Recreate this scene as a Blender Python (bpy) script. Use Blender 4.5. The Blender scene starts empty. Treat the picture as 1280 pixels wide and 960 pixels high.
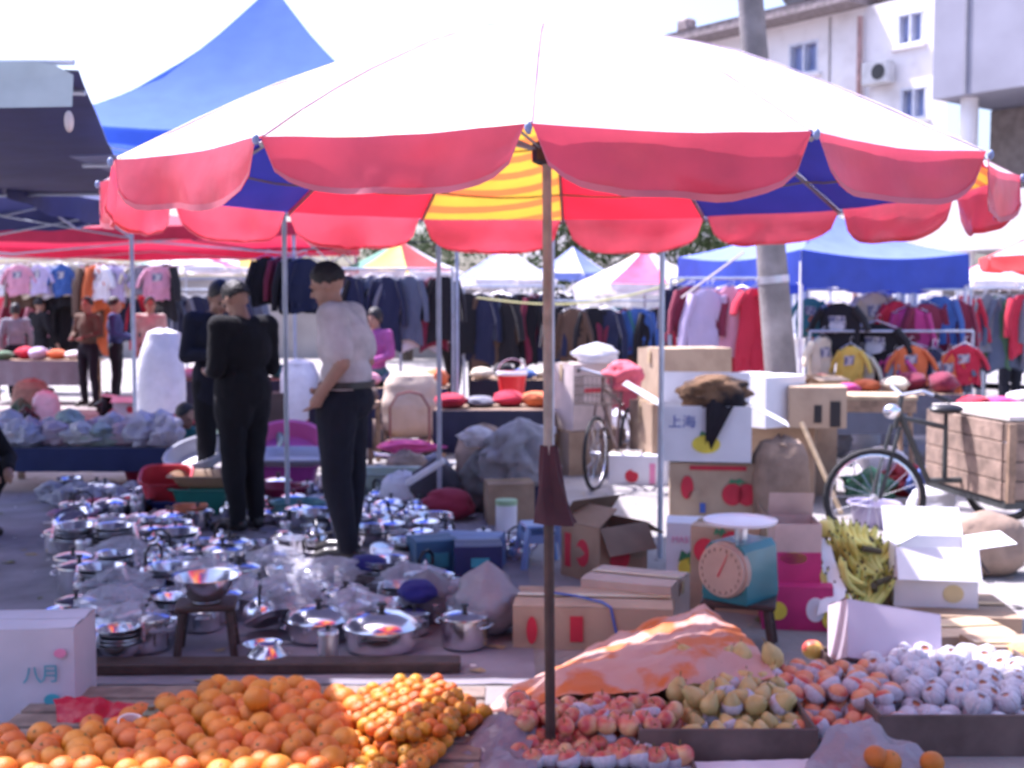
import bpy, math, random
import numpy as np
from mathutils import Vector, Matrix, Quaternion, noise

R = math.radians
scene = bpy.context.scene
COL = scene.collection

# ---------------------------------------------------------------- camera, sky, sun, exposure
F_PX, CAM_H, PITCH = 1500.0, 1.6, math.atan(100 / 1500.0)
cam_d = bpy.data.cameras.new('camera'); cam = bpy.data.objects.new('camera', cam_d); COL.objects.link(cam)
cam.location = (0, 0, CAM_H); cam.rotation_euler = (math.pi / 2 - PITCH, 0, 0)
cam_d.sensor_width = 36; cam_d.lens = 36 * F_PX / 1280; cam_d.clip_start = .05; cam_d.clip_end = 3000
cam_d.dof.use_dof = True; cam_d.dof.focus_distance = 1.3; cam_d.dof.aperture_fstop = 9.0
scene.camera = cam

SUN_EL, SUN_AZ = R(60), R(33)                # azimuth: degrees behind pure left
sun_dir = Vector((-math.cos(SUN_AZ) * math.cos(SUN_EL), math.sin(SUN_AZ) * math.cos(SUN_EL), math.sin(SUN_EL)))
w = bpy.data.worlds.new('World'); scene.world = w; w.use_nodes = True
wn = w.node_tree.nodes; wn.clear()
sky = wn.new('ShaderNodeTexSky'); sky.sky_type = 'NISHITA'; sky.sun_disc = False
sky.sun_elevation = SUN_EL; sky.sun_rotation = math.atan2(sun_dir.x, sun_dir.y)
sky.dust_density = 4.0; sky.air_density = 1.0; sky.ozone_density = 1.0
bg = wn.new('ShaderNodeBackground'); bg.inputs['Strength'].default_value = 0.15
wo = wn.new('ShaderNodeOutputWorld')
w.node_tree.links.new(sky.outputs[0], bg.inputs[0]); w.node_tree.links.new(bg.outputs[0], wo.inputs[0])
sl = bpy.data.lights.new('sun', 'SUN'); sl.energy = 4.8; sl.angle = R(.6); sl.color = (1, .94, .84)
so = bpy.data.objects.new('sun', sl); COL.objects.link(so); so.location = (0, 0, 30)
so.rotation_euler = (-sun_dir).to_track_quat('-Z', 'Y').to_euler()
vs = scene.view_settings
vs.view_transform = 'Standard'; vs.look = 'None'; vs.gamma = 1; vs.use_curve_mapping = False
vs.exposure = 1.3
vs.use_white_balance = True; vs.white_balance_temperature = 5750; vs.white_balance_tint = 24

# ---------------------------------------------------------------- picture helpers (pixels of the 1280x960 photograph)
_F = Vector((0, math.cos(PITCH), -math.sin(PITCH))); _U = Vector((0, math.sin(PITCH), math.cos(PITCH)))
def ray(px, py):
    return Vector((1, 0, 0)) * ((px - 640) / F_PX) + _U * ((480 - py) / F_PX) + _F
def P(px, py, d):
    r = ray(px, py); return Vector((0, 0, CAM_H)) + r * (d / r.y)
def G(px, py, z=0.0):
    r = ray(px, py); return Vector((0, 0, CAM_H)) + r * ((z - CAM_H) / r.z)
def X(px, d): return (px - 640) / F_PX * d * 1.0

# ---------------------------------------------------------------- materials
_M = {}
def mat(name, col, rough=.7, metal=0.0, var=.15, scale=6.0, bump=0.0, bscale=40.0, trans=0.0, rand=0.0, objcol=False,
        col2=None, stripes=None, coat=0.0, alpha=None, spec=.5, hue=0.0, sheen=0.0, thr=None, wave=None):
    if name in _M: return _M[name]
    m = bpy.data.materials.new(name); m.use_nodes = True; _M[name] = m
    nt = m.node_tree; N = nt.nodes; L = nt.links
    b = N['Principled BSDF']; out = N['Material Output']
    tc = N.new('ShaderNodeTexCoord')
    nz = N.new('ShaderNodeTexNoise'); nz.inputs['Scale'].default_value = scale; nz.inputs['Detail'].default_value = 5
    L.new(tc.outputs['Object'], nz.inputs['Vector'])
    fac = nz.outputs['Fac']
    mr = N.new('ShaderNodeMapRange'); mr.inputs[1].default_value = .32; mr.inputs[2].default_value = .68
    if thr: mr.inputs[1].default_value, mr.inputs[2].default_value = thr
    L.new(fac, mr.inputs[0])
    mx = N.new('ShaderNodeMix'); mx.data_type = 'RGBA'
    c2 = col2 if col2 else tuple(min(1, c * (1 + var)) for c in col)
    c1 = col if col2 else tuple(c * (1 - var) for c in col)
    mx.inputs[6].default_value = (*c1, 1); mx.inputs[7].default_value = (*c2, 1)
    L.new(mr.outputs[0], mx.inputs[0])
    c = mx.outputs[2]
    if stripes:                                   # (axis, period, colour, width)
        ax, per, sc, wd = stripes
        sp = N.new('ShaderNodeSeparateXYZ'); L.new(tc.outputs['Object'], sp.inputs[0])
        a = N.new('ShaderNodeMath'); a.operation = 'DIVIDE'; a.inputs[1].default_value = per; L.new(sp.outputs[ax], a.inputs[0])
        f = N.new('ShaderNodeMath'); f.operation = 'FRACT'; L.new(a.outputs[0], f.inputs[0])
        g = N.new('ShaderNodeMath'); g.operation = 'LESS_THAN'; g.inputs[1].default_value = wd; L.new(f.outputs[0], g.inputs[0])
        m2 = N.new('ShaderNodeMix'); m2.data_type = 'RGBA'; L.new(g.outputs[0], m2.inputs[0]); L.new(c, m2.inputs[6])
        m2.inputs[7].default_value = (*sc, 1); c = m2.outputs[2]
    if objcol:
        oi = N.new('ShaderNodeObjectInfo'); m3 = N.new('ShaderNodeMix'); m3.data_type = 'RGBA'; m3.blend_type = 'MULTIPLY'
        m3.inputs[0].default_value = 1; L.new(c, m3.inputs[6]); L.new(oi.outputs['Color'], m3.inputs[7]); c = m3.outputs[2]
    if rand or hue:
        oi = N.new('ShaderNodeObjectInfo'); hs = N.new('ShaderNodeHueSaturation')
        r1 = N.new('ShaderNodeMapRange'); r1.inputs[3].default_value = 1 - rand; r1.inputs[4].default_value = 1 + rand
        L.new(oi.outputs['Random'], r1.inputs[0]); L.new(r1.outputs[0], hs.inputs['Value'])
        if hue:
            q = N.new('ShaderNodeMath'); q.operation = 'MULTIPLY'; q.inputs[1].default_value = 7.31; L.new(oi.outputs['Random'], q.inputs[0])
            q2 = N.new('ShaderNodeMath'); q2.operation = 'FRACT'; L.new(q.outputs[0], q2.inputs[0])
            r2 = N.new('ShaderNodeMapRange'); r2.inputs[3].default_value = .5 - hue; r2.inputs[4].default_value = .5 + hue
            L.new(q2.outputs[0], r2.inputs[0]); L.new(r2.outputs[0], hs.inputs['Hue'])
        L.new(c, hs.inputs['Color']); c = hs.outputs[0]
    L.new(c, b.inputs['Base Color'])
    b.inputs['Roughness'].default_value = rough; b.inputs['Metallic'].default_value = metal
    b.inputs['Specular IOR Level'].default_value = spec
    if coat: b.inputs['Coat Weight'].default_value = coat; b.inputs['Coat Roughness'].default_value = .1
    if sheen: b.inputs['Sheen Weight'].default_value = sheen
    nrm = None
    if bump:
        bn = N.new('ShaderNodeTexNoise'); bn.inputs['Scale'].default_value = bscale; bn.inputs['Detail'].default_value = 4
        L.new(tc.outputs['Object'], bn.inputs['Vector'])
        bp = N.new('ShaderNodeBump'); bp.inputs['Strength'].default_value = bump; bp.inputs['Distance'].default_value = .02
        L.new(bn.outputs['Fac'], bp.inputs['Height']); L.new(bp.outputs[0], b.inputs['Normal']); nrm = bp.outputs[0]
    sh = b.outputs[0]
    if trans:
        t = N.new('ShaderNodeBsdfTranslucent'); L.new(c, t.inputs['Color'])
        ms = N.new('ShaderNodeMixShader'); ms.inputs[0].default_value = trans
        L.new(sh, ms.inputs[1]); L.new(t.outputs[0], ms.inputs[2]); sh = ms.outputs[0]
    if alpha is not None:
        t = N.new('ShaderNodeBsdfTransparent'); ms = N.new('ShaderNodeMixShader'); ms.inputs[0].default_value = alpha
        L.new(t.outputs[0], ms.inputs[1]); L.new(sh, ms.inputs[2]); sh = ms.outputs[0]
    L.new(sh, out.inputs['Surface'])
    return m

def plain(name, col, **k): return mat(name, col, **k)
# palette
mGround = mat('ground_concrete', (.20, .185, .18), rough=.92, scale=1.1, col2=(.33, .31, .30), thr=(.30, .70), bump=.5, bscale=22)
mSteel = mat('stainless_steel', (.84, .84, .88), rough=.2, metal=1, var=.10, scale=5, rand=.16, bump=.12, bscale=9)
mSteelD = mat('worn_aluminium', (.62, .62, .66), rough=.4, metal=1, var=.12, scale=9)
mBlackPl = mat('black_plastic', (.018, .017, .02), rough=.4)
mPoleGrey = mat('galvanised_pole', (.42, .47, .56), rough=.45, metal=.5, var=.15)
mWood = mat('weathered_wood', (.30, .20, .13), rough=.8, var=.3, scale=14, bump=.3)
mWoodD = mat('dark_stained_wood', (.05, .028, .024), rough=.6, var=.3, scale=12, bump=.3)
mWoodPale = mat('pale_plank_wood', (.50, .38, .24), rough=.8, var=.25, scale=10, bump=.2)
mCard = mat('brown_cardboard', (.36, .255, .175), rough=.88, scale=4, col2=(.47, .35, .24), thr=(.28, .52), bump=.25, bscale=14)
mCardD = mat('dull_cardboard', (.25, .17, .115), rough=.9, scale=4.5, col2=(.37, .265, .18), thr=(.28, .55), bump=.25, bscale=14)
mCardW = mat('white_carton', (.72, .72, .76), rough=.7, var=.06, scale=4, bump=.06, bscale=20)
mCardPink = mat('pale_mauve_carton', (.62, .54, .62), rough=.75, var=.06, scale=4)
mTape = mat('packing_tape', (.55, .42, .25), rough=.25, var=.1)
mRed = mat('print_red', (.55, .025, .05), rough=.6, var=.2)
mYel = mat('print_yellow', (.72, .60, .06), rough=.6, var=.15)
mGreenP = mat('print_green', (.05, .22, .10), rough=.6, var=.2)
mBlueP = mat('print_blue', (.06, .12, .42), rough=.6, var=.2)
mTealP = mat('print_teal', (.05, .32, .40), rough=.6, var=.2)
mPinkP = mat('print_pink', (.72, .25, .42), rough=.6, var=.15)
mMagenta = mat('print_magenta', (.50, .03, .16), rough=.55, var=.15)
mWhiteP = mat('print_white', (.75, .76, .80), rough=.6, var=.08)
mCloth = mat('dyed_cloth', (1, 1, 1), rough=.9, var=.10, scale=7, bump=.5, bscale=9, objcol=True, sheen=.1)
mPlastic = mat('dyed_plastic', (1, 1, 1), rough=.35, var=.05, scale=4, objcol=True, trans=.15)
mBag = mat('thin_plastic_film', (1, 1, 1), rough=.22, var=.08, scale=9, objcol=True, trans=.35, bump=.9, bscale=14)
mSack = mat('white_woven_sack', (.66, .66, .71), rough=.75, var=.09, scale=9, bump=.7, bscale=8)
mBurlap = mat('brown_burlap', (.30, .215, .16), rough=.95, var=.2, scale=9, bump=.8, bscale=10)

# ---------------------------------------------------------------- mesh helpers
class MB:
    def __init__(s): s.v = []; s.f = []; s.m = []
    def add(s, vs, fs, mi=0, M=None):
        o = len(s.v)
        if M is not None: vs = [M @ Vector(p) for p in vs]
        s.v += [tuple(p) for p in vs]; s.f += [tuple(i + o for i in f) for f in fs]; s.m += [mi] * len(fs); return s
    def box(s, c, size, mi=0, M=None, b=0.0):
        x, y, z = (t / 2 for t in size); cx, cy, cz = c
        if b <= 0:
            vs = [(cx + i * x, cy + j * y, cz + k * z) for i in (-1, 1) for j in (-1, 1) for k in (-1, 1)]
            fs = [(0, 1, 3, 2), (4, 6, 7, 5), (0, 4, 5, 1), (2, 3, 7, 6), (0, 2, 6, 4), (1, 5, 7, 3)]
            return s.add(vs, fs, mi, M)
        b = min(b, x * .9, y * .9, z * .9); vs = []; idx = {}
        for i in (-1, 1):
            for j in (-1, 1):
                for k in (-1, 1):
                    for a, (dx, dy, dz) in enumerate(((0, b, b), (b, 0, b), (b, b, 0))):
                        idx[i, j, k, a] = len(vs); vs.append((cx + i * (x - dx), cy + j * (y - dy), cz + k * (z - dz)))
        fs = []
        for sgn in (-1, 1):
            q = [(-1, -1), (1, -1), (1, 1), (-1, 1)]
            fs.append([idx[sgn, p, r, 0] for p, r in (q if sgn > 0 else q[::-1])])
            fs.append([idx[p, sgn, r, 1] for p, r in (q[::-1] if sgn > 0 else q)])
            fs.append([idx[p, r, sgn, 2] for p, r in (q if sgn > 0 else q[::-1])])
        for i in (-1, 1):
            for j in (-1, 1):
                e = [idx[i, j, -1, 0], idx[i, j, -1, 1], idx[i, j, 1, 1], idx[i, j, 1, 0]]; fs.append(e if i * j < 0 else e[::-1])
                e = [idx[i, -1, j, 0], idx[i, -1, j, 2], idx[i, 1, j, 2], idx[i, 1, j, 0]]; fs.append(e if i * j > 0 else e[::-1])
                e = [idx[-1, i, j, 1], idx[-1, i, j, 2], idx[1, i, j, 2], idx[1, i, j, 1]]; fs.append(e if i * j < 0 else e[::-1])
                for k in (-1, 1):
                    e = [idx[i, j, k, 0], idx[i, j, k, 1], idx[i, j, k, 2]]; fs.append(e if i * j * k > 0 else e[::-1])
        return s.add(vs, fs, mi, M)
    def tube(s, pts, rad, n=8, mi=0, M=None, caps=True, sq=1.0):
        pts = [Vector(p) for p in pts]
        if not isinstance(rad, (list, tuple)): rad = [rad] * len(pts)
        vs, fs = [], []; up = None
        for i, p in enumerate(pts):
            t = (pts[min(i + 1, len(pts) - 1)] - pts[max(i - 1, 0)]).normalized()
            if up is None: up = Vector((0, 0, 1)) if abs(t.z) < .9 else Vector((1, 0, 0))
            a = t.cross(up); a.normalize(); b = a.cross(t).normalized(); up = b
            for k in range(n):
                q = 2 * math.pi * k / n; vs.append(p + (a * math.cos(q) + b * math.sin(q) * sq) * rad[i])
        for i in range(len(pts) - 1):
            for k in range(n):
                k2 = (k + 1) % n; fs.append((i * n + k, i * n + k2, (i + 1) * n + k2, (i + 1) * n + k))
        if caps: fs.append(tuple(range(n))[::-1]); fs.append(tuple((len(pts) - 1) * n + k for k in range(n)))
        return s.add(vs, fs, mi, M)
    def lathe(s, prof, n=20, mi=0, M=None, sx=1.0, sy=1.0):
        vs, fs, rows = [], [], []
        for r, z in prof:
            if r < 1e-6: rows.append([len(vs)]); vs.append((0, 0, z))
            else:
                rows.append(list(range(len(vs), len(vs) + n)))
                vs += [(r * sx * math.cos(2 * math.pi * k / n), r * sy * math.sin(2 * math.pi * k / n), z) for k in range(n)]
        for a, b in zip(rows[:-1], rows[1:]):
            for k in range(n):
                k2 = (k + 1) % n
                if len(a) == 1 and len(b) == 1: continue
                if len(a) == 1: fs.append((a[0], b[k2], b[k]))
                elif len(b) == 1: fs.append((a[k], a[k2], b[0]))
                else: fs.append((a[k], a[k2], b[k2], b[k]))
        return s.add(vs, fs, mi, M)
    def ell(s, c, r, nu=14, nv=9, mi=0, M=None):
        prof = [(math.sin(math.pi * i / nv), -math.cos(math.pi * i / nv)) for i in range(nv + 1)]
        prof[0] = (0, -1); prof[-1] = (0, 1)
        T = Matrix.Translation(c) @ Matrix.Diagonal((*r, 1))
        return s.lathe(prof, nu, mi, (M @ T) if M is not None else T)
    def grid(s, fn, nu, nv, mi=0, M=None, flip=False):
        vs = [fn(i / nu, j / nv) for j in range(nv + 1) for i in range(nu + 1)]
        fs = []
        for j in range(nv):
            for i in range(nu):
                a = j * (nu + 1) + i; q = (a, a + 1, a + nu + 2, a + nu + 1); fs.append(q[::-1] if flip else q)
        return s.add(vs, fs, mi, M)
    def prism(s, poly, y0, y1, mi=0, M=None):     # polygon in local x,z extruded along y
        n = len(poly); vs = [(x, y0, z) for x, z in poly] + [(x, y1, z) for x, z in poly]
        fs = [tuple(range(n)), tuple(range(2 * n - 1, n - 1, -1))] + [(i, i + n, (i + 1) % n + n, (i + 1) % n) for i in range(n)]
        return s.add(vs, fs, mi, M)
    def mesh(s, name, mats, smooth=True, ang=38):
        me = bpy.data.meshes.new(name); me.from_pydata(s.v, [], s.f)
        for m in (mats if isinstance(mats, (list, tuple)) else [mats]): me.materials.append(m)
        me.polygons.foreach_set('material_index', s.m)
        if smooth:
            me.polygons.foreach_set('use_smooth', [True] * len(s.f)); me.set_sharp_from_angle(angle=R(ang))
        me.update(); return me
    def build(s, name, mats, parent=None, smooth=True, ang=38):
        return obj(name, s.mesh(name, mats, smooth, ang), parent)

def obj(name, me, parent=None, loc=None, rot=None, scale=None, color=None):
    o = bpy.data.objects.new(name, me); COL.objects.link(o)
    if parent is not None: o.parent = parent
    if loc is not None: o.location = loc
    if rot is not None: o.rotation_euler = rot
    if scale is not None: o.scale = scale if isinstance(scale, (tuple, list)) else (scale,) * 3
    if color is not None: o.color = (*color, 1)
    return o
def tag(o, label, cat, group=None):
    o['label'] = label; o['category'] = cat
    if group: o['group'] = group
    return o
def thing(name, label, cat, loc=(0, 0, 0), rotz=0, group=None, rot=None):
    o = bpy.data.objects.new(name, None); COL.objects.link(o); o.empty_display_size = .1
    o.location = loc; o.rotation_euler = rot if rot else (0, 0, rotz)
    return tag(o, label, cat, group)
def structure(o): o['kind'] = 'structure'; return o
def stuff(o): o['kind'] = 'stuff'; return o
CHILD = {}
def dup(root, loc, rot=(0, 0, 0), scale=None, label=None, group=None, color=None):
    def cp(o, par):
        c = o.copy(); COL.objects.link(c)
        if par is not None: c.parent = par
        if color is not None: c.color = (*color, 1)
        for ch in CHILD[o.name]: cp(ch, c)
        return c
    def reg(o):
        if o.name not in CHILD: CHILD[o.name] = list(o.children)
        for ch in CHILD[o.name]: reg(ch)
    reg(root)
    r = cp(root, None); r.location = loc; r.rotation_euler = rot
    if scale is not None: r.scale = scale if isinstance(scale, (tuple, list)) else (scale,) * 3
    if label: r['label'] = label
    if group: r['group'] = group
    return r
class Stamp:
    """first call moves the prototype itself, later calls copy it"""
    def __init__(s, root): s.root = root; s.used = False
    def __call__(s, loc, rot=(0, 0, 0), scale=None, label=None, group=None, color=None):
        if s.used: return dup(s.root, loc, rot, scale, label, group, color)
        s.used = True; r = s.root
        for o in [r] + list(r.children_recursive):
            if color is not None: o.color = (*color, 1)
            CHILD.setdefault(o.name, list(o.children))
        r.location = loc; r.rotation_euler = rot
        if scale is not None: r.scale = scale if isinstance(scale, (tuple, list)) else (scale,) * 3
        if label: r['label'] = label
        if group: r['group'] = group
        return r
def fbm(p, s=1.0): return noise.fractal(Vector(p) * s, 1.0, 2.0, 3)
def text_mesh(txt, size, m, name='lettering', depth=.0008):
    cu = bpy.data.curves.new(name, 'FONT'); cu.body = txt; cu.size = size; cu.extrude = depth; cu.align_x = 'CENTER'; cu.align_y = 'CENTER'
    ob = bpy.data.objects.new(name, cu); COL.objects.link(ob)
    dg = bpy.context.evaluated_depsgraph_get()
    me = bpy.data.meshes.new_from_object(ob.evaluated_get(dg)); me.materials.clear(); me.materials.append(m)
    bpy.data.objects.remove(ob); bpy.data.curves.remove(cu); return me
# ================================================================ SETTING
rng = random.Random(7)
gb = MB()
def gfn(u, v):
    x = -140 + 280 * u; y = -12 + 260 * v
    return (x, y, 0)
gb.grid(gfn, 8, 8); structure(gb.build('ground', mGround, smooth=False))

lt = MB(); rl = random.Random(3)
for k in range(900):
    d_ = rl.uniform(4.2, 16); x_ = rl.uniform(-.44, .46) * d_; s_ = rl.uniform(.006, .03) * (1 + .5 * (rl.random() < .1)); a_ = rl.uniform(0, 6.28); q = []
    for i in range(5):
        b_ = a_ + i * 1.256; rr = s_ * rl.uniform(.5, 1.3); q.append((x_ + rr * math.cos(b_) * 1.3, d_ + rr * math.sin(b_), .005 + rl.uniform(0, .012)))
    lt.add(q, [(0, 1, 2, 3, 4)], rl.choice((0, 0, 1, 2, 2, 3)))
o = lt.build('litter', [mat('scrap_paper', (.62, .60, .60), rough=.9), mat('scrap_leaf', (.12, .14, .05), rough=.8), mat('scrap_straw', (.34, .26, .15), rough=.9), mat('scrap_dark', (.07, .06, .06), rough=.9)], None, smooth=False)
stuff(tag(o, 'scraps of paper leaves and straw scattered over the paving', 'litter'))
# ---------------------------------------------------------------- market umbrella
def umbrella(name, label, cat, loc, Rr, zrim, zapex, n, a0, cols, flapcol, pole_top_r=.02, group=None, flap_h=.13, lean=(0, 0),
             detail=True, mPoleU=None, mPoleL=None, topcol=None, zbreak=.95):
    t = thing(name, label, cat, loc, 0, group)
    mTop = topcol if topcol else mat('pale_canopy_top', (.78, .74, .78), rough=.75, scale=3.5, col2=(.88, .86, .88), thr=(.3, .6), trans=.5, bump=.2, bscale=5)  # top layer paler than the coloured panels below
    def rim(a, r=Rr, z=zrim): return Vector((r * math.sin(a), -r * math.cos(a), z))
    apex = Vector((lean[0], lean[1], zapex))
    # pole: pale upper half, dark lower half
    pu = MB(); pu.tube([(lean[0] * .5, 0, zbreak), (lean[0], lean[1], zapex - .02)], [pole_top_r, pole_top_r * .95], 12); pu.build('pole', mPoleU or mPoleGrey, t)
    pl = MB(); pl.tube([(0, 0, 0), (lean[0] * .5, 0, zbreak)], [pole_top_r * 1.1, pole_top_r * 1.08], 12); pl.build('lower_pole', mPoleL or mPoleU or mPoleGrey, t)
    if detail:
        h = MB(); h.lathe([(.0, -.05), (.05, -.045), (.055, 0), (.035, .05), (0, .055)], 14, M=Matrix.Translation((lean[0], lean[1], zapex - .06))); h.build('hub', mBlackPl, t)
        h = MB(); h.lathe([(.03, -.04), (.05, -.03), (.05, .03), (.03, .04)], 14, M=Matrix.Translation((lean[0] * .9, 0, zapex - .42))); h.build('runner', mBlackPl, t)
    rise = zapex - zrim
    def surf(k, u, v, off=0):
        A = rim(a0 + 2 * math.pi * k / n); B = rim(a0 + 2 * math.pi * (k + 1) / n)
        e = A.lerp(B, u); q = math.sin(math.pi * u)
        p = apex.lerp(Vector((e.x, e.y, zrim)), v)
        p.z += (.15 if detail else -.05) * rise * math.sin(math.pi * v) - .075 * rise * q * math.sin(math.pi * min(1, v * .8)) + off
        p.z += .018 * q * v * v + .006 * fbm((p.x * 3 + k, p.y * 3, k), 1)
        rr = Vector((p.x, p.y, 0)); p -= rr * (.025 * q * v ** 3)
        return p
    for k in range(n):
        c = cols[k % len(cols)]
        m = MB(); m.grid(lambda u, v: surf(k, u, v), 8, 10, 0)
        if detail: m.grid(lambda u, v: surf(k, u, v, .006), 8, 10, 1, flip=True)
        m.build('canopy_panel', [c, mTop] if detail else [topcol or c], t)
        # hanging flap
        f = MB()
        def ff(u, v):
            p = surf(k, .012 + .976 * u, 1.0); q = 1 - abs(2 * u - 1) ** 4.5
            hh = flap_h * (max(q, 0) ** .55) * (1 + .12 * fbm((k * 3.1, u * 2, 0), 1))
            out = Vector((p.x, p.y, 0)).normalized()
            wv = math.sin(u * 9 + k * 2.3) * .3 + math.sin(u * 17 + k) * .15 + .8 * fbm((k * 5.3 + u * 3, v * 1.2, k), 1.2)
            hh *= 1 + .06 * math.sin(k * 4.7)
            return p + Vector((0, 0, .004)) + out * (.012 + (.10 + .16 * wv) * hh * v) + Vector((0, 0, -hh * v))
        f.grid(ff, 18, 5); f.build('valance_flap', flapcol, t)
        if detail:
            sm = MB(); sm.grid(lambda u, v: surf(k, .022 * (u - .5), .03 + .97 * v, .010) if u >= .5 else surf((k - 1) % n, 1 + .022 * (u - .5), .03 + .97 * v, .010), 2, 12); sm.build('seam_tape', mat('faded_seam_tape', (.52, .42, .55), rough=.7, var=.2, scale=12), t)
            hm_ = MB(); hm_.grid(lambda u, v: ff(u, .90 + .11 * v) + Vector((0, 0, .0)) + Vector((surf(k, .5, 1).x, surf(k, .5, 1).y, 0)).normalized() * .003, 18, 1); hm_.build('hem', mat('flap_hem', (.60, .16, .20), rough=.5, trans=.3), t)
            a = a0 + 2 * math.pi * k / n
            r = MB(); tip = rim(a, Rr * 1.012, zrim - .012); pts = []
            for i in range(7):
                v = i / 6; q = surf(k, 0, v, -.013); pts.append(q)
            r.tube(pts, .0065, 6); rb = r.build('rib', mat('rib_steel', (.25, .25, .27), rough=.45, metal=.7), t)
            e = MB(); e.ell(tip + Vector((0, 0, .008)), (.009, .009, .013), 8, 6); e.build('rib_tip', mat('rib_tip_cap', (.2, .25, .4), rough=.5), rb)
            s_ = MB(); mid = surf(k, 0, .52, -.02); s_.tube([(lean[0] * .9, 0, zapex - .42), mid], .005, 6); s_.build('strut', _M['rib_steel'], t)
    if detail:
        for (v_, w_) in ((.62, .004), (.86, .004)):                    # cord rings that keep the ribs apart
            pts = [surf(k, u / 4, v_, -.012) for k in range(n) for u in range(4)]
            c = MB(); c.tube(pts + [pts[0]], w_, 5, caps=False); c.build('stretch_cord', mat('olive_cord', (.16, .15, .07), rough=.8), t)
    return t

cR = mat('umbrella_red', (.80, .035, .065), rough=.6, var=.08, trans=.6)
cB = mat('umbrella_blue', (.03, .035, .26), rough=.6, var=.1, trans=.35)
cY = mat('umbrella_yellow', (.88, .55, .06), rough=.6, var=.06, trans=.6, stripes=(1, .115, (.85, .26, .07), .42))
cFlap = mat('umbrella_flap', (.68, .075, .12), rough=.34, var=.16, scale=5, trans=.45, spec=.6, coat=.3, bump=.35, bscale=7)
mPoleTan = mat('sanded_pole', (.24, .25, .23), rough=.7, var=.2, scale=20)
UMB = Vector((.135, 4.1, 0))
a_near = math.atan2(.036 - UMB.x, 1.46)
# panels counted anticlockwise seen from below, starting at the rib that points to the camera
cols12 = [cR, cB, cR, cY, cB, cB, cR, cY, cR, cB, cB, cY, cR, cY]
umbrella('market_umbrella', 'big red blue and yellow market umbrella with scalloped red flaps over the fruit', 'umbrella', UMB, 1.46, 1.985, 2.53, 14, a_near,
         cols12, cFlap, .0165, flap_h=.145, lean=(-.02, 0), mPoleU=mPoleTan, mPoleL=mWoodD, zbreak=1.02)
# cloth sleeve tied to the pole
sl_ = MB()
def slv(u, v):
    a = 2 * math.pi * u; r = .024 + .045 * (v ** 1.3) * (1 + .3 * math.sin(3 * a + 5 * v)) + .008 * math.sin(5 * a)
    return (r * math.cos(a) + .03 * v * v, r * math.sin(a) * .8, -.27 * v)
sl_.grid(slv, 20, 10)
o = sl_.build('pole_bag', mat('maroon_cloth', (.045, .018, .028), rough=.9, var=.3), None); o.location = (UMB.x - .008, UMB.y, 1.115)
tag(o, 'dark maroon cloth bag tied round the umbrella pole', 'bag')

# ---------------------------------------------------------------- pop-up tents
def tent(name, label, loc, w, d, eave, peak, roofm, valm, rotz=0, val=.22, group=None, legm=None, legs=(1, 1, 1, 1), concave=.16, truss=True):
    t = thing(name, label, 'tent', loc, rotz, group); legm = legm or mPoleGrey
    C = [(-w / 2, -d / 2), (w / 2, -d / 2), (w / 2, d / 2), (-w / 2, d / 2)]
    for k in range(4):
        A, B = Vector((*C[k], eave)), Vector((*C[(k + 1) % 4], eave)); ap = Vector((0, 0, peak))
        def s(u, v):
            e = A.lerp(B, u); e.z -= .05 * math.sin(math.pi * u) * 1
            p = ap.lerp(e, v); p.z -= concave * (peak - eave) * math.sin(math.pi * v) + .03 * math.sin(math.pi * u) * v + .02 * fbm((p.x, p.y, k), 1.5) * math.sin(math.pi * v)
            return p
        m = MB(); m.grid(s, 12, 12); rp = m.build('roof_panel', roofm, t)
        m = MB()
        def vf(u, v):
            p = s(u, 1.0); n_ = Vector((0, -1, 0)); n_.rotate(Quaternion((0, 0, 1), k * math.pi / 2))
            return p + n_ * (.006 + .02 * v * math.sin(u * 14 + k)) + Vector((0, 0, .004 - val * v * (1 + .07 * math.sin(u * 23 + k))))
        m.grid(vf, 22, 3); m.build('valance', valm, t)
        if legs[k]:
            m = MB(); m.box((C[k][0] * .985, C[k][1] * .985, eave / 2), (.035, .035, eave), b=.005); m.build('leg', legm, t)
            m = MB(); m.box((C[k][0] * .985, C[k][1] * .985, .006), (.11, .11, .012)); m.build('foot_plate', legm, t)
        if truss:
            m = MB(); m.tube([A * .985 + Vector((0, 0, -.04)), A.lerp(B, .5) * .985 + Vector((0, 0, -.32)), B * .985 + Vector((0, 0, -.04))], .011, 6)
            m.tube([A * .985 + Vector((0, 0, -.32)), A.lerp(B, .5) * .985 + Vector((0, 0, -.06)), B * .985 + Vector((0, 0, -.32))], .011, 6); m.build('truss', legm, t)
    return t
mBlueT = mat('bright_blue_polyester', (.085, .17, .70), rough=.75, var=.08, trans=.3, spec=.15)
mBlueV = mat('deep_blue_valance', (.03, .065, .40), rough=.5, var=.1, trans=.15)
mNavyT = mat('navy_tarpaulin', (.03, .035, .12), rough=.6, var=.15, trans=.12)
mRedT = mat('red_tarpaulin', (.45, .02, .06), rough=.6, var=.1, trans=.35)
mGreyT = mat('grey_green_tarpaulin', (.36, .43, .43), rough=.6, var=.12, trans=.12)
tent('pop_up_tent', 'tall bright blue pop-up tent with a steep peak behind the big umbrella', (-2.05, 10.5, 0), 3.05, 3.05, 2.95, 4.33, mBlueT, mBlueT, val=.13, legs=(0, 1, 1, 0))
tent('pop_up_tent', 'blue pop-up tent next to the steep peaked one, mostly behind the grey awning', (-5.35, 10.6, 0), 3.1, 3.1, 2.62, 3.3, mNavyT, mNavyT, val=.22, legs=(1, 0, 1, 1))
tent('pop_up_tent', 'long red tarpaulin tent over the hanging children clothes', (-5.6, 16.2, 0), 6.4, 5.4, 2.52, 2.85, mRedT, mRedT, val=.16, concave=.05)
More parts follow.
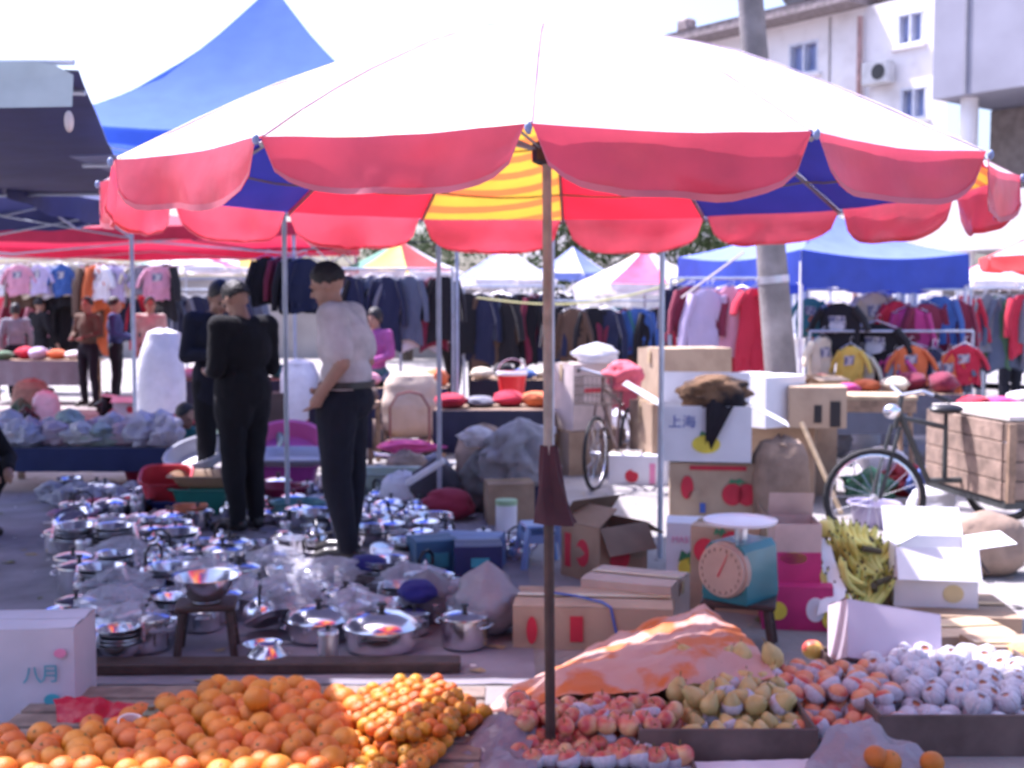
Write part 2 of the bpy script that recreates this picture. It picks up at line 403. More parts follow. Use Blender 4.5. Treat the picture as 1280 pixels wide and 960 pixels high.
# unseen tents and walls added behind the camera to block light from the fruit
for i, (x, c, wd_) in enumerate(((-3.5, mNavyT, 'navy'), (-.1, mRedT, 'red'), (3.3, mGreyT, 'grey green'))):
    tb = tent('pop_up_tent', '%s unseen pop-up tent added behind the camera to shade the fruit stall' % wd_, (x, -2.1, 0), 3.3, 3.3, 2.35, 3.1, c, c)
    m = MB(); m.grid(lambda u, v: (-1.63 + 3.26 * u, 1.55 * -1 + .03 * math.sin(u * 25), .02 + 2.3 * v), 40, 4); m.build('light_block_wall', c, tb)
# blue tent on the right, seen on its corner
c0 = P(990, 312, 12.0)
tent('pop_up_tent', 'blue pop-up tent over the hanging t-shirts behind the concrete pole', (3.55, 14.0, 0), 2.32, 2.32, 2.16, 2.72, mat('periwinkle_polyester', (.20, .27, .78), rough=.7, var=.08, trans=.3, spec=.2), mBlueV, rotz=R(25), val=.36, legm=mat('white_pole', (.7, .7, .75), rough=.5))

# grey-green awning near the left edge, and a plain one whose unseen roof is added for shade
def awning(name, label, x0, x1, y0, y1, z0, z1, m_top, m_under, legs, drop=.0, sag=.06, skew=0.0):
    t = thing(name, label, 'awning', (0, 0, 0))
    def s(u, v, off=0):
        x = x0 + (x1 + skew * v - x0) * u; y = y0 + (y1 - y0) * v
        e = min(v * 6, 1) ; fr = (1 - e) ** 2
        return (x, y, z0 + (z1 - z0) * v - sag * math.sin(math.pi * u) * math.sin(math.pi * v) + .02 * fbm((x, y, 1), 1) + off - drop * fr)
    m = MB(); m.grid(lambda u, v: s(u, v, .006), 24, 24); m.build('top_sheet', m_top, t)
    m = MB(); m.grid(lambda u, v: s(u, v, 0), 24, 24, flip=True); m.build('underside_sheet', m_under, t)
    for (x, y) in legs:
        v = (y - y0) / (y1 - y0); z = s((x - x0) / (x1 - x0), v)[2]
        m = MB(); m.tube([(x, y, 0), (x, y, z - .004)], .0175, 10); m.build('leg', mPoleGrey, t)
    for v in (.06, .94):
        m = MB(); y = y0 + (y1 - y0) * v; m.tube([Vector(s(u / 12, v, -.018)) for u in range(13)], .012, 6); m.build('cross_bar', mPoleGrey, t)
    return t
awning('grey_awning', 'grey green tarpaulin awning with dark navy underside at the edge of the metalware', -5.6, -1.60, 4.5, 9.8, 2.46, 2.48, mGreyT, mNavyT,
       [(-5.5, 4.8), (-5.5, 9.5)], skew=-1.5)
awning('added_awning', 'plain low grey awning on thin grey poles, its unseen roof added to shade the goods', -2.1, 1.0, 5.74, 8.9, 2.3, 2.27, mat('pale_tarpaulin', (.26, .28, .42), rough=.7, trans=.25), mat('pale_tarpaulin', (.4, .4, .48)), [(.935, 7.5), (.19, 5.84), (-1.66, 8.8)])
ga = thing('awning_skirt', 'pale grey green sheet hanging along the front edge of the navy awning', 'sheet', (0, 0, 0))
m = MB()
def sk(u, v):
    x = -5.6 + 3.985 * u; cut = .16 * max(0, (u - .965) / .035) ** 2
    return (x, 4.485 - .03 * v + .012 * math.sin(40 * u) * v, 2.49 - .175 * v * (1 + .05 * math.sin(17 * u)) - cut * .3 * (1 - v))
m.grid(sk, 60, 5); m.build('sheet', mGreyT, ga)
m = MB(); m.tube([(-5.6, 4.51, 2.497), (-1.62, 4.51, 2.493)], .013, 8); m.build('edge_bar', mPoleGrey, ga)
o = MB(); o.ell((0, 0, 0), (.018, .018, .04), 10, 8); o = o.build('tie_bag', mat('cream_cloth', (.4, .36, .34), rough=.9)); o.location = (-1.63, 4.47, 2.27); tag(o, 'small cream bundle tied at the corner of the grey green sheet', 'bundle')

# ---------------------------------------------------------------- telephone pole
t = thing('utility_pole', 'leaning round concrete utility pole behind the stacked cartons', 'utility pole', (0, 0, 0))
pb = P(988, 620, 10.2); pb.z = 0; pt = P(938, 0, 10.2); dirp = (pt - pb); top = pb + dirp * 1.55
m = MB(); m.tube([pb + dirp * (i / 8 * 1.55) for i in range(9)], [.145 - .06 * i / 8 for i in range(9)], 20)
m.build('shaft', mat('pole_concrete', (.25, .225, .215), rough=.9, var=.3, scale=4, bump=.4), t)
m = MB(); m.tube([top + Vector((-.7, 0, -.4)), top + Vector((.7, 0, -.4))], .045, 8); m.build('crossarm', mSteelD, t)
for k in range(3):
    m = MB(); m.lathe([(0, 0), (.04, 0), (.05, .04), (.03, .07), (.045, .1), (0, .14)], 10, M=Matrix.Translation(top + Vector((-.55 + .5 * k, 0, -.36)))); m.build('insulator', mat('porcelain', (.5, .45, .4), rough=.2), t)
m = MB(); m.tube([pb + dirp * .43, pb + dirp * .445], [.134, .134], 20); m.build('strap', mSteelD, t)

# ---------------------------------------------------------------- concrete apartment building, upper right
B0 = Vector((8.4, 24.0, 0)); wd = Vector((-.62, .785, 0)).normalized(); wnrm = Vector((-wd.y, wd.x, 0))
if wnrm.y > 0: wnrm = -wnrm
BM = Matrix(((wd.x, -wnrm.x, 0, B0.x), (wd.y, -wnrm.y, 0, B0.y), (0, 0, 1, 0), (0, 0, 0, 1)))   # local x: along wall to the far left, y: into the building
bt = thing('apartment_building', 'white rendered building with a grey concrete block overhanging on columns', 'building', (0, 0, 0))
bt.matrix_world = BM
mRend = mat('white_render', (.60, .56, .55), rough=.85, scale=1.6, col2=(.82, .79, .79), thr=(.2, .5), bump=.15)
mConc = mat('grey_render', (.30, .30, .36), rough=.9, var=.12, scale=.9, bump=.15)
mGlass = mat('window_glass', (.30, .36, .58), rough=.08, var=.3, scale=2)  # pale blue base colour stands in for reflected sky
mFrame = mat('window_frame', (.6, .62, .7), rough=.5)
mRoof = mat('roof_tiles', (.25, .21, .21), rough=.85, var=.3, scale=9)
# wall with real window openings
wins = [(.36, .96, 6.8, 7.45), (.25, .85, 5.3, 5.95), (2.9, 3.7, 6.6, 7.3), (3.0, 3.8, 4.6, 5.4), (5.4, 6.2, 6.5, 7.25), (5.4, 6.2, 4.6, 5.4), (8.2, 9.0, 6.5, 7.25), (.3, .9, 1.0, 2.4), (3.0, 3.9, .9, 2.1)]
xs = sorted({-0.2, 14} | {a for w_ in wins for a in w_[:2]}); zs = sorted({0, 7.75} | {a for w_ in wins for a in w_[2:]})
m = MB()
for i in range(len(xs) - 1):
    for j in range(len(zs) - 1):
        cx, cz = (xs[i] + xs[i + 1]) / 2, (zs[j] + zs[j + 1]) / 2
        if any(a < cx < b and c < cz < d for a, b, c, d in wins): continue
        m.add([(xs[i], 0, zs[j]), (xs[i + 1], 0, zs[j]), (xs[i + 1], 0, zs[j + 1]), (xs[i], 0, zs[j + 1])], [(0, 1, 2, 3)])
m.box((14.1, 4, 3.87), (.2, 7.99, 7.74)); m.build('wall', mRend, bt, smooth=False)
for a, b, c, d in wins:
    f = MB(); t_ = .05
    f.box(((a + b) / 2, .12, c + t_ / 2), (b - a, .26, t_)); f.box(((a + b) / 2, .12, d - t_ / 2), (b - a, .26, t_))
    for x in (a + t_ / 2, (a + b) / 2, b - t_ / 2): f.box((x, .12, (c + d) / 2), (t_, .25, d - c - 2 * t_ - .002))
    wo_ = f.build('window', mFrame, bt, smooth=False)
    for s0, s1 in ((a, (a + b) / 2), ((a + b) / 2, b)):
        g = MB(); g.box(((s0 + s1) / 2, .2, (c + d) / 2), (s1 - s0 - .06, .012, d - c - .1)); g.build('pane', mGlass, wo_, smooth=False)
    g = MB(); g.box(((a + b) / 2, -.04, c - .05), (b - a + .2, .14, .07)); g.build('sill', mRend, wo_, smooth=False)
m = MB(); m.box((7.9, -.03, 5.9), (12.2, .1, .14)); m.build('string_course', mRend, bt, smooth=False)
m = MB(); m.tube([(1.78, -.1, .2), (1.78, -.1, 7.55)], .055, 8); m.build('drainpipe', mat('rusty_pipe', (.42, .26, .24), rough=.7, var=.25), bt)
m = MB(); m.box((.72, 2.5, 9.7), (1.84, 5.0, 3.49)); m.build('tower', mRend, bt, smooth=False)
r = MB(); r.box((8.3, 3.6, 7.86), (13.3, 8.6, .2))
r.add([(1.66, -.72, 7.965), (14.95, -.72, 7.965), (14.95, 7.9, 7.965), (1.66, 7.9, 7.965), (5.0, 3.6, 9.0), (12, 3.6, 9.0)], [(0, 1, 5, 4), (1, 2, 5), (2, 3, 4, 5), (3, 0, 4)])
rf = r.build('roof', mRoof, bt, smooth=False)
for k in range(2):
    h = MB(); xk = 2.25 + k * .95; h.tube([(xk - .34, -.3, 8.26), (xk + .34, -.3, 8.26)], .17, 12); h.box((xk, -.3, 8.08), (.5, .25, .12)); h.build('water_tank', mat('roof_tank', (.10, .10, .11), rough=.5), rf)
for k in range(3):
    h = MB(); h.box((6.6 + 1.7 * k, -.2, 8.2), (.4, .35, .32), b=.06); h.build('chimney', mRoof, rf)
for (x, z) in ((1.25, 6.3), (4.3, 6.5), (6.8, 5.0), (4.6, 4.4)):
    g = MB(); g.box((x, -.2, z), (.62, .28, .45), b=.02); ac = g.build('air_conditioner', mat('ac_casing', (.55, .55, .56), rough=.5), bt)
    g = MB(); g.lathe([(0, 0), (.15, 0), (.16, .01), (0, .012)], 16, M=Matrix.Translation((x - .1, -.342, z)) @ Matrix.Rotation(R(90), 4, 'X')); g.build('fan_grille', mBlackPl, ac)
    g = MB(); g.tube([(x + .3, -.08, z), (x + .36, -.06, z - .5), (x + .36, -.06, z - 1.4)], .02, 6); g.build('hose', mFrame, ac)
for k in range(6):
    g = MB(); g.box((2.6 + 1.9 * k, -.02, 6.95), (.03, .03, 1.5)); g.build('rain_stain_pipe', mat('thin_pipe', (.4, .36, .35), rough=.8), bt, smooth=False)
# overhanging block
m = MB(); m.box((-4.3, 2.8, 8.6), (8.2, 6.6, 6.1)); blk = m.build('upper_block', mConc, bt, smooth=False)
for k in range(4):
    g = MB(); g.box((-.9 - 1.55 * k, -.515, 8.6), (.05, .04, 6.05)); g.build('joint_strip', mat('joint_grey', (.24, .24, .28), rough=.9), blk, smooth=False)  # joint strips a darker grey than the block
for k in range(5):
    g = MB(); g.tube([(-.75 - 1.5 * k, -.1, 0), (-.75 - 1.5 * k, -.1, 5.545)], .17, 16); g.build('column', mRend, bt)
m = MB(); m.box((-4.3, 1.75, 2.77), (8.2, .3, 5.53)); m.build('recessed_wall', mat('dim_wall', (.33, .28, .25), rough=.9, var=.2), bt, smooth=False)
for k in range(3):
    g = MB(); g.box((-1.6 - 2.2 * k, 1.57, 4.0), (1.1, .06, 1.2)); q = g.build('window', mFrame, bt, smooth=False)
    g = MB(); g.box((-1.6 - 2.2 * k, 1.53, 4.0), (.95, .03, 1.05)); g.build('pane', mGlass, q, smooth=False)

for z in (.2, 2.7):
    g = MB(); g.box((-4.3, .5, z), (8.1, 2.0, .16)); bal = g.build('balcony_slab', mRend, bt, smooth=False)
    g = MB(); g.box((-4.3, -.42, z + .55), (8.1, .1, .92)); g.build('parapet', mRend, bal, smooth=False)
# ---------------------------------------------------------------- trees
mLeaf = mat('leaf_green', (.055, .085, .03), rough=.6, var=.45, scale=2.5, trans=.25)
mBark = mat('bark', (.10, .075, .055), rough=.95, var=.3, scale=12, bump=.6)
def tree(label, loc, h, r, seed, n=5200):
    rg = random.Random(seed); t = thing('tree', label, 'tree', loc, 0, 'trees behind the stalls')
    m = MB(); th = h * .45
    m.tube([(0, 0, 0), (.06, .02, th * .5), (.02, -.03, th), (.1, 0, h * .8)], [.2, .15, .12, .04], 10)
    cl = []
    for k in range(9):
        a = k * 2.4 + rg.random(); q = Vector((math.cos(a) * r * rg.uniform(.35, .8), math.sin(a) * r * rg.uniform(.35, .8), h * rg.uniform(.5, .92)))
        s0 = Vector((.02, 0, th * rg.uniform(.8, 1.3))); m.tube([s0, s0.lerp(q, .5) + Vector((0, 0, .15)), q], [.07, .045, .015], 6); cl.append((q, r * rg.uniform(.28, .5)))
    m.build('trunk', mBark, t); L = MB()
    for k in range(n):
        c, cr = cl[rg.randrange(len(cl))]
        d_ = Vector((rg.gauss(0, 1), rg.gauss(0, 1), rg.gauss(0, .8))).normalized() * cr * rg.random() ** .45
        p = c + d_; s_ = rg.uniform(.05, .11)
        M_ = Matrix.Translation(p) @ Quaternion((rg.gauss(0, 1), rg.gauss(0, 1), rg.gauss(0, 1), rg.gauss(0, 1))).normalized().to_matrix().to_4x4()
        L.add([(-s_, 0, 0), (0, -s_ * .5, .2 * s_), (s_, 0, 0), (0, s_ * .5, .2 * s_)], [(0, 1, 2, 3)], 0, M_)
    stuff(L.build('crown', mLeaf, t, smooth=False)); return t
tree('dark leafy tree behind the concrete pole and the blue tent', (4.1, 22.5, 0), 5.0, 2.2, 3)
tree('smaller dark tree showing between the umbrella tops', (1.0, 30, 0), 4.6, 2.2, 5)
tree('leafy tree far behind the rack of dark jackets', (-3.0, 34, 0), 5.0, 2.6, 11)
# ================================================================ PEOPLE
mSkin = mat('skin', (.36, .20, .14), rough=.55, var=.1, scale=12)
mHair = mat('black_hair', (.012, .010, .010), rough=.5, var=.3, scale=30, bump=.5, bscale=60)
mShoe = mat('dark_shoe', (.02, .017, .016), rough=.35)
mEye = mat('eye', (.03, .02, .015), rough=.1)
mLip = mat('lip', (.30, .11, .09), rough=.5)
def clothm(name, col): return mat('cloth_' + name, col, rough=.92, var=.18, scale=8, bump=.7, bscale=11)

class Body:
    """one continuous figure: tapered limbs and volumes merged into a single voxel surface"""
    def __init__(s): s.p = []
    def cap(s, a, b, ra, rb, mi): s.p.append(('c', Vector(a), Vector(b), ra, rb, mi)); return s
    def ell(s, c, r, mi, Rm=None): s.p.append(('e', Vector(c), Vector(r), Rm if Rm is not None else Matrix.Identity(3), None, mi)); return s
    def make(s, vox, mats, name='body'):
        b = MB()
        for t, a, q, r1, r2, mi in s.p:
            if t == 'c':
                d = q - a; L = d.length; rot = d.to_track_quat('Z', 'Y').to_matrix().to_4x4() if L > 1e-5 else Matrix.Identity(4)
                prof = [(r1 * math.sin(math.pi / 2 * i / 4), -r1 * math.cos(math.pi / 2 * i / 4)) for i in range(5)] + [(r2 * math.cos(math.pi / 2 * i / 4), L + r2 * math.sin(math.pi / 2 * i / 4)) for i in range(5)]
                prof[0] = (0, -r1); prof[-1] = (0, L + r2); b.lathe(prof, 14, 0, Matrix.Translation(a) @ rot)
            else: b.ell((0, 0, 0), (1, 1, 1), 18, 12, 0, Matrix.Translation(a) @ r1.to_4x4() @ Matrix.Diagonal((*q, 1)))
        ob = bpy.data.objects.new('tmp', b.mesh('tmp', mSkin, False)); COL.objects.link(ob)
        md = ob.modifiers.new('r', 'REMESH'); md.mode = 'VOXEL'; md.voxel_size = vox
        ms = ob.modifiers.new('s', 'SMOOTH'); ms.factor = .5; ms.iterations = 3
        dg = bpy.context.evaluated_depsgraph_get(); me = bpy.data.meshes.new_from_object(ob.evaluated_get(dg))
        bpy.data.objects.remove(ob); me.name = name; me.materials.clear()
        for m in mats: me.materials.append(m)
        n = len(me.polygons); c = np.empty(n * 3); me.polygons.foreach_get('center', c); c = c.reshape(-1, 3)
        best = np.full(n, 1e9); idx = np.zeros(n, dtype=np.int32)
        for t, a, q, r1, r2, mi in s.p:
            if t == 'c':
                A = np.array(a); D = np.array(q) - A; L2 = max(D @ D, 1e-9); tt = np.clip(((c - A) @ D) / L2, 0, 1)
                d = np.linalg.norm(c - A - tt[:, None] * D, axis=1) - (r1 + (r2 - r1) * tt)
            else:
                loc = (c - np.array(a)) @ np.array(r1); k = np.linalg.norm(loc / np.array(q), axis=1); d = (k - 1) * min(q)
            mk = d < best; best[mk] = d[mk]; idx[mk] = mi
        nv = len(me.vertices); nl = len(me.loops); li = np.empty(nl, dtype=np.int32); me.loops.foreach_get('vertex_index', li)
        lt_ = np.empty(n, dtype=np.int32); me.polygons.foreach_get('loop_total', lt_)
        isc = np.zeros(nv); np.add.at(isc, li, np.where(np.repeat((idx == 1) | (idx == 2), lt_), 1.0, -2.0))
        co = np.empty(nv * 3); me.vertices.foreach_get('co', co); co = co.reshape(-1, 3)
        no = np.empty(nv * 3); me.vertices.foreach_get('normal', no); no = no.reshape(-1, 3)
        o_ = (n % 97) * .37; x, y, z = co.T; w_ = np.zeros(nv)
        for f_, am in ((9, 1), (17, .6), (31, .35)):      # creases: warped waves that run round and across the limbs
            w_ += am * np.sin(f_ * (z * 1.6 + .5 * x) + 2.3 * np.sin(f_ * .8 * x + o_) + 1.9 * np.sin(f_ * .7 * y - o_) + o_ * f_) * (.6 + .4 * np.sin(5 * x + 4 * z + o_))
        co += no * (.0045 * w_ * (isc > 0))[:, None]; me.vertices.foreach_set('co', co.ravel())
        me.polygons.foreach_set('material_index', idx); me.polygons.foreach_set('use_smooth', [True] * n); me.update()
        return me

def person(label, loc, rotz, mats, pose=None, H=1.72, vox=.012, hair='short', jacket=False, sleeves='long', head_tilt=(0, 0), group=None, lean=0.0, cap=None, fat=1.0, faces=True, sk=None, cat='person', hand_tilt=None):
    """mats: top, bottom, shoes ; local frame faces -Y"""
    k = H / 1.72; J = dict(pelvis=(0, 0, .95), chest=(0, .0, 1.26), neck=(0, .015, 1.47), head=(0, -.01, 1.60),
        sl=(.185, .01, 1.41), el=(.235, .04, 1.13), wl=(.24, -.04, .88), sr=(-.185, .01, 1.41), er=(-.235, .04, 1.13), wr=(-.24, -.04, .88),
        hl=(.095, 0, .92), kl=(.105, -.02, .50), al=(.11, .03, .085), hr=(-.095, 0, .92), kr=(-.105, -.02, .50), ar=(-.11, .03, .085), tl=(.13, -.16, .035), tr=(-.13, -.16, .035))
    if pose: J.update(pose)
    J = {a: Vector(b) * k for a, b in J.items()}
    if lean:
        for a in J:
            if J[a].z > .95 * k: J[a].y += lean * (J[a].z - .95 * k)
    t = thing('person', label, cat, loc, rotz, group)
    B = Body(); S, T, Q, Sh = 0, 1, 2, 3
    pv, ch, nk, hd = J['pelvis'], J['chest'], J['neck'], J['head']
    up = (ch - pv).normalized(); side = (J['sl'] - J['sr']).normalized(); fw = side.cross(up)
    Rm = Matrix((side, -fw, up)).transposed()
    f = fat * k
    B.ell(pv.lerp(ch, -.05), (.155 * f, .115 * f, .14 * k), Q, Rm); B.ell(pv.lerp(ch, .35), (.155 * f, .112 * f, .17 * k), T, Rm)
    B.ell(ch, (.172 * f, .118 * f, .19 * k), T, Rm); B.ell(ch.lerp(nk, .45), (.165 * f, .10 * f, .12 * k), T, Rm)
    if jacket:
        B.ell(pv.lerp(ch, .1), (.178 * f, .138 * f, .20 * k), T, Rm); B.ell(ch, (.188 * f, .135 * f, .20 * k), T, Rm)
        B.cap(pv + up * .06 + side * .06, pv - up * .12 + side * .07, .12 * f, .118 * f, T); B.cap(pv + up * .06 - side * .06, pv - up * .12 - side * .07, .12 * f, .118 * f, T)
    B.cap(nk - up * .03, nk.lerp(hd, .5), .056 * k, .052 * k, S)
    B.cap(nk - up * .055 + side * .05, nk - up * .055 - side * .05, .045 * k, .045 * k, T)
    # head
    yaw, tilt = head_tilt
    hm = (Matrix.Rotation(yaw, 3, 'Z') @ Matrix.Rotation(tilt, 3, 'X'))
    def hp(x, y, z): return hd + hm @ Vector((x * k, y * k, z * k))
    B.ell(hp(0, .012, .03), (.077 * k, .097 * k, .10 * k), S, hm); B.ell(hp(0, -.018, -.045), (.06 * k, .075 * k, .072 * k), S, hm)
    B.cap(hp(0, -.092, .012), hp(0, -.108, -.024), .009 * k, .015 * k, S); B.ell(hp(0, -.075, -.095), (.026 * k, .022 * k, .018 * k), S, hm)
    for sg in (-1, 1): B.ell(hp(sg * .08, .012, -.005), (.012 * k, .022 * k, .033 * k), S, hm); B.ell(hp(sg * .035, -.08, .025), (.025 * k, .013 * k, .01 * k), S, hm)
    # limbs
    for q in 'lr':
        sh, e, wv = J['s' + q], J['e' + q], J['w' + q]
        B.cap(ch.lerp(nk, .55), sh, .085 * f, .07 * f, T)
        if sleeves == 'long': B.cap(sh, e, .066 * f, .052 * f, T); B.cap(e, e.lerp(wv, .93), .052 * f, .04 * k, T)
        else: B.cap(sh, sh.lerp(e, .72), .070 * f, .064 * f, T); B.cap(sh.lerp(e, .6), e, .047 * k, .043 * k, S); B.cap(e, wv, .043 * k, .031 * k, S)
        hdv = (wv - e).normalized()
        if hand_tilt and q in hand_tilt: hdv = Vector(hand_tilt[q]).normalized()
        a1 = hdv.cross(fw if abs(hdv.dot(fw)) < .85 else up).normalized(); n1 = a1.cross(hdv).normalized()
        if q == 'r': pass
        pm = wv + hdv * .055 * k
        B.cap(wv, pm, .03 * k, .034 * k, S); B.cap(pm - a1 * .02 * k, pm + a1 * .02 * k + hdv * .005, .02 * k, .02 * k, S)
        curl = n1 * (-1 if n1.dot(fw) < 0 else 1) * -1
        for i in range(4):
            o_ = a1 * ((i - 1.5) * .021 * k); l_ = (.032, .037, .035, .027)[i] * k
            p0 = pm + hdv * .022 * k + o_; p1 = p0 + (hdv - curl * .35).normalized() * l_; p2 = p1 + (hdv - curl * 1.1).normalized() * l_ * .8
            B.cap(p0, p1, .0095 * k, .009 * k, S); B.cap(p1, p2, .009 * k, .0078 * k, S)
        inn = a1 if a1.dot(-side if q == 'l' else side) > 0 else -a1
        p0 = wv + hdv * .02 * k + inn * .022 * k; p1 = p0 + (hdv * .7 + inn * .8 - curl * .2).normalized() * .038 * k; B.cap(p0, p1, .013 * k, .011 * k, S); B.cap(p1, p1 + (hdv - curl * .3).normalized() * .028 * k, .011 * k, .009 * k, S)
        hp_, kn, an, to = J['h' + q], J['k' + q], J['a' + q], J['t' + q]
        B.cap(hp_, kn, .098 * f, .068 * f, Q); B.cap(kn, kn.lerp(an, .25), .068 * f, .066 * f, Q); B.cap(kn.lerp(an, .25), an + Vector((0, 0, .01)), .066 * f, .056 * k, Q)
        B.cap(an - Vector((0, 0, .035 * k)) + (an - to).normalized() * .03, to.lerp(an, .35) + Vector((0, 0, .005)), .045 * k, .044 * k, Sh); B.cap(to.lerp(an, .35), to, .046 * k, .036 * k, Sh)
    body = obj('body', B.make(vox, [sk or mSkin, mats[0], mats[1], mats[2] if len(mats) > 2 else mShoe]), t)
    # hair: a cap of the skull, cut back from the face
    HM = Matrix.Translation(hp(0, .014, .032)) @ hm.to_4x4()
    if hair:
        m = MB(); lo = {'short': -.35, 'long': -.9, 'bald': -.2}[hair]
        def hf(u, v):
            a = 2 * math.pi * u; front = max(0, math.cos(a)); edge = lo + .12 * fbm((math.cos(a) * 4, math.sin(a) * 4, k * 3), 1.5) + (1.0 if hair != 'bald' else .9) * front ** 1.6
            z = 1 - (1 - edge) * v; rr = math.sqrt(max(0, 1 - min(1, abs(z)) ** 2)) if z > 0 else 1 - .12 * z * z
            s_ = 1.07 + .05 * fbm((math.cos(a) * 3, math.sin(a) * 3, z * 4 + k), 1) + .045 * fbm((math.cos(a) * 9, math.sin(a) * 9, z * 3 + k), 1)
            if v > .94: s_ = .95
            return Vector((math.sin(a) * rr * .080 * s_, -math.cos(a) * rr * .100 * s_, z * .104 * s_)) * k
        m.grid(hf, 44, 14, 0, HM); m.build('hair', mHair, t)
    if cap is not None:
        m = MB(); m.lathe([(.001, .125), (.05, .118), (.085, .085), (.098, .03), (.10, .0), (.094, .0)], 20, 0, HM, sy=1.15); m.box((0, -.13, .012), (.14, .11, .012), 0, HM, b=.005); m.build('cap', cap, t)
    if faces:
        for sg in (-1, 1):
            m = MB(); m.ell((0, 0, 0), (.014, .008, .008), 8, 6, 0, Matrix.Translation(hp(sg * .034, -.088, .003)) @ hm.to_4x4() @ Matrix.Scale(k, 4)); m.build('eye', mEye, t)
        m = MB(); m.ell((0, 0, 0), (.024, .008, .007), 8, 6, 0, Matrix.Translation(hp(0, -.089, -.062)) @ hm.to_4x4() @ Matrix.Scale(k, 4)); m.build('mouth', mLip, t)
    return t, hp, J

kDark = clothm('black_suit', (.004, .004, .007)); kNavy = clothm('navy_trousers', (.006, .007, .016)); kWhite = clothm('off_white_shirt', (.54, .49, .50))
kGrey = clothm('grey_jacket', (.20, .20, .24)); kBlue = clothm('blue_jacket', (.035, .05, .17)); kBeige = clothm('beige_shirt', (.50, .45, .42))
kJean = clothm('faded_jeans', (.10, .13, .23)); kPurp = clothm('purple_yellow_shirt', (.34, .08, .26)); kOliv = clothm('olive_jacket', (.12, .12, .09)); kRedC = clothm('red_jacket', (.42, .03, .05))
kBrown = clothm('brown_trousers', (.10, .07, .05)); kSlate = clothm('slate_jacket', (.13, .14, .17))

# man in the white shirt, seen from the side, hand at his waist
g = G(430, 700)
tm, hpA, JA = person('man in an off-white short-sleeved shirt and black trousers with a hand at his waist', g, R(-100), [kWhite, kNavy],
    dict(pelvis=(0, .035, .97), chest=(0, .015, 1.28), neck=(0, -.035, 1.49), head=(0, -.085, 1.61), sl=(.185, -.0, 1.43), el=(.265, .09, 1.17), wl=(.225, -.06, .99), sr=(-.185, -.0, 1.43), er=(-.24, .08, 1.16), wr=(-.17, -.12, 1.02),
         kl=(.10, -.01, .5), al=(.10, .06, .085), kr=(-.10, .02, .5), ar=(-.10, .0, .085), tl=(.12, -.13, .035), tr=(-.12, -.19, .035)), H=1.83, vox=.0105, sleeves='short', head_tilt=(0, R(22)), fat=1.3, hand_tilt={'l': (-.1, -.55, -.8), 'r': (.3, -.7, -.4)})
b = MB(); b.lathe([(.212, -.02), (.218, -.02), (.218, .02), (.212, .02)], 24, sy=.76); bo = b.build('belt', mBlackPl, tm); bo.location = JA['pelvis'] + Vector((0, .0, .075))
b = MB(); b.lathe([(.075, -.02), (.09, -.035), (.082, .01), (.068, .03), (.064, .028), (.07, 0)], 20, M=Matrix.Translation(JA['neck'] + Vector((0, .0, -.02))) @ Matrix.Rotation(R(18), 4, 'X')); b.build('collar', kWhite, tm)
# man in the black suit, back to us
g = G(306, 664)
person('man in a black suit bending his head, back turned, between the metalware and the basins', g, R(-128), [kDark, kDark],
    dict(head=(0, -.06, 1.59), sl=(.20, .02, 1.41), el=(.24, .02, 1.13), wl=(.12, -.2, 1.10), sr=(-.20, .02, 1.41), er=(-.24, .02, 1.13), wr=(-.10, -.2, 1.12), kl=(.085, -.01, .5), al=(.08, .03, .085), kr=(-.085, -.01, .5), ar=(-.08, .03, .085)), H=1.76, vox=.0105, jacket=True, head_tilt=(0, R(30)), fat=1.22)
# man facing him, looking down at something in his hands
g = G(274, 626)
tC, hpC, JC = person('man in a dark blue jacket looking down at a packet in his hands', g, R(38), [clothm('ink_jacket', (.009, .010, .022)), kDark],
    dict(head=(0, -.07, 1.585), el=(.24, .0, 1.14), wl=(.07, -.26, 1.15), er=(-.25, .0, 1.14), wr=(-.10, -.26, 1.16)), H=1.79, vox=.0105, jacket=True, head_tilt=(0, R(34)), fat=1.12)
m = MB(); m.prism([(-.045, -.0), (.045, 0), (.0, -.17)], -.004, .004, M=Matrix.Translation(Vector((0, -.142, 1.475)))); m.build('shirt_front', clothm('white_collar', (.62, .6, .64)), tC)
pk = MB(); pk.box((0, 0, 0), (.16, .22, .03), b=.01); o = pk.build('packet', mat('blue_white_packet', (.28, .42, .60), rough=.35, var=.5, scale=14, col2=(.7, .72, .78)))
o.location = Vector(g) + Matrix.Rotation(R(38), 3, 'Z') @ Vector((-.02, -.36, 1.19)); o.rotation_euler = (R(35), 0, R(45)); tag(o, 'pale blue and white packet held by the man in the dark blue jacket', 'packet')

# ---- background shoppers
def shopper(label, px, py, rot, mats, H=1.7, **k): return person(label, G(px, py), R(rot), mats, H=H, vox=.02, faces=True, **k)
walk = dict(kl=(.10, -.14, .52), al=(.10, -.16, .085), tl=(.11, -.35, .04), kr=(-.10, .03, .5), ar=(-.10, .2, .10), tr=(-.11, .03, .04), el=(.25, .1, 1.14), wl=(.24, .02, .9), er=(-.25, .0, 1.14), wr=(-.24, -.15, .92))
hold = dict(el=(.24, .0, 1.14), wl=(.10, -.26, 1.08), er=(-.25, .0, 1.14), wr=(-.10, -.27, 1.08))
shopper('shopper in a slate grey jacket in the lane under the red tent', 76, 472, -150, [kSlate, kNavy], pose=walk)
shopper('shopper in a dark jacket deeper in the lane behind the slate jacket', 100, 458, 170, [kDark, kJean], pose=hold)
shopper('man in a royal blue jacket standing with arms forward near the white sacks', 146, 506, 100, [kBlue, kNavy], pose=hold, fat=1.08)
shopper('man in a pale beige shirt behind the white sacks', 190, 508, 25, [kBeige, kBrown])
shopper('shopper in a faded blue shirt by the hanging clothes', 40, 452, 60, [kJean, kDark])
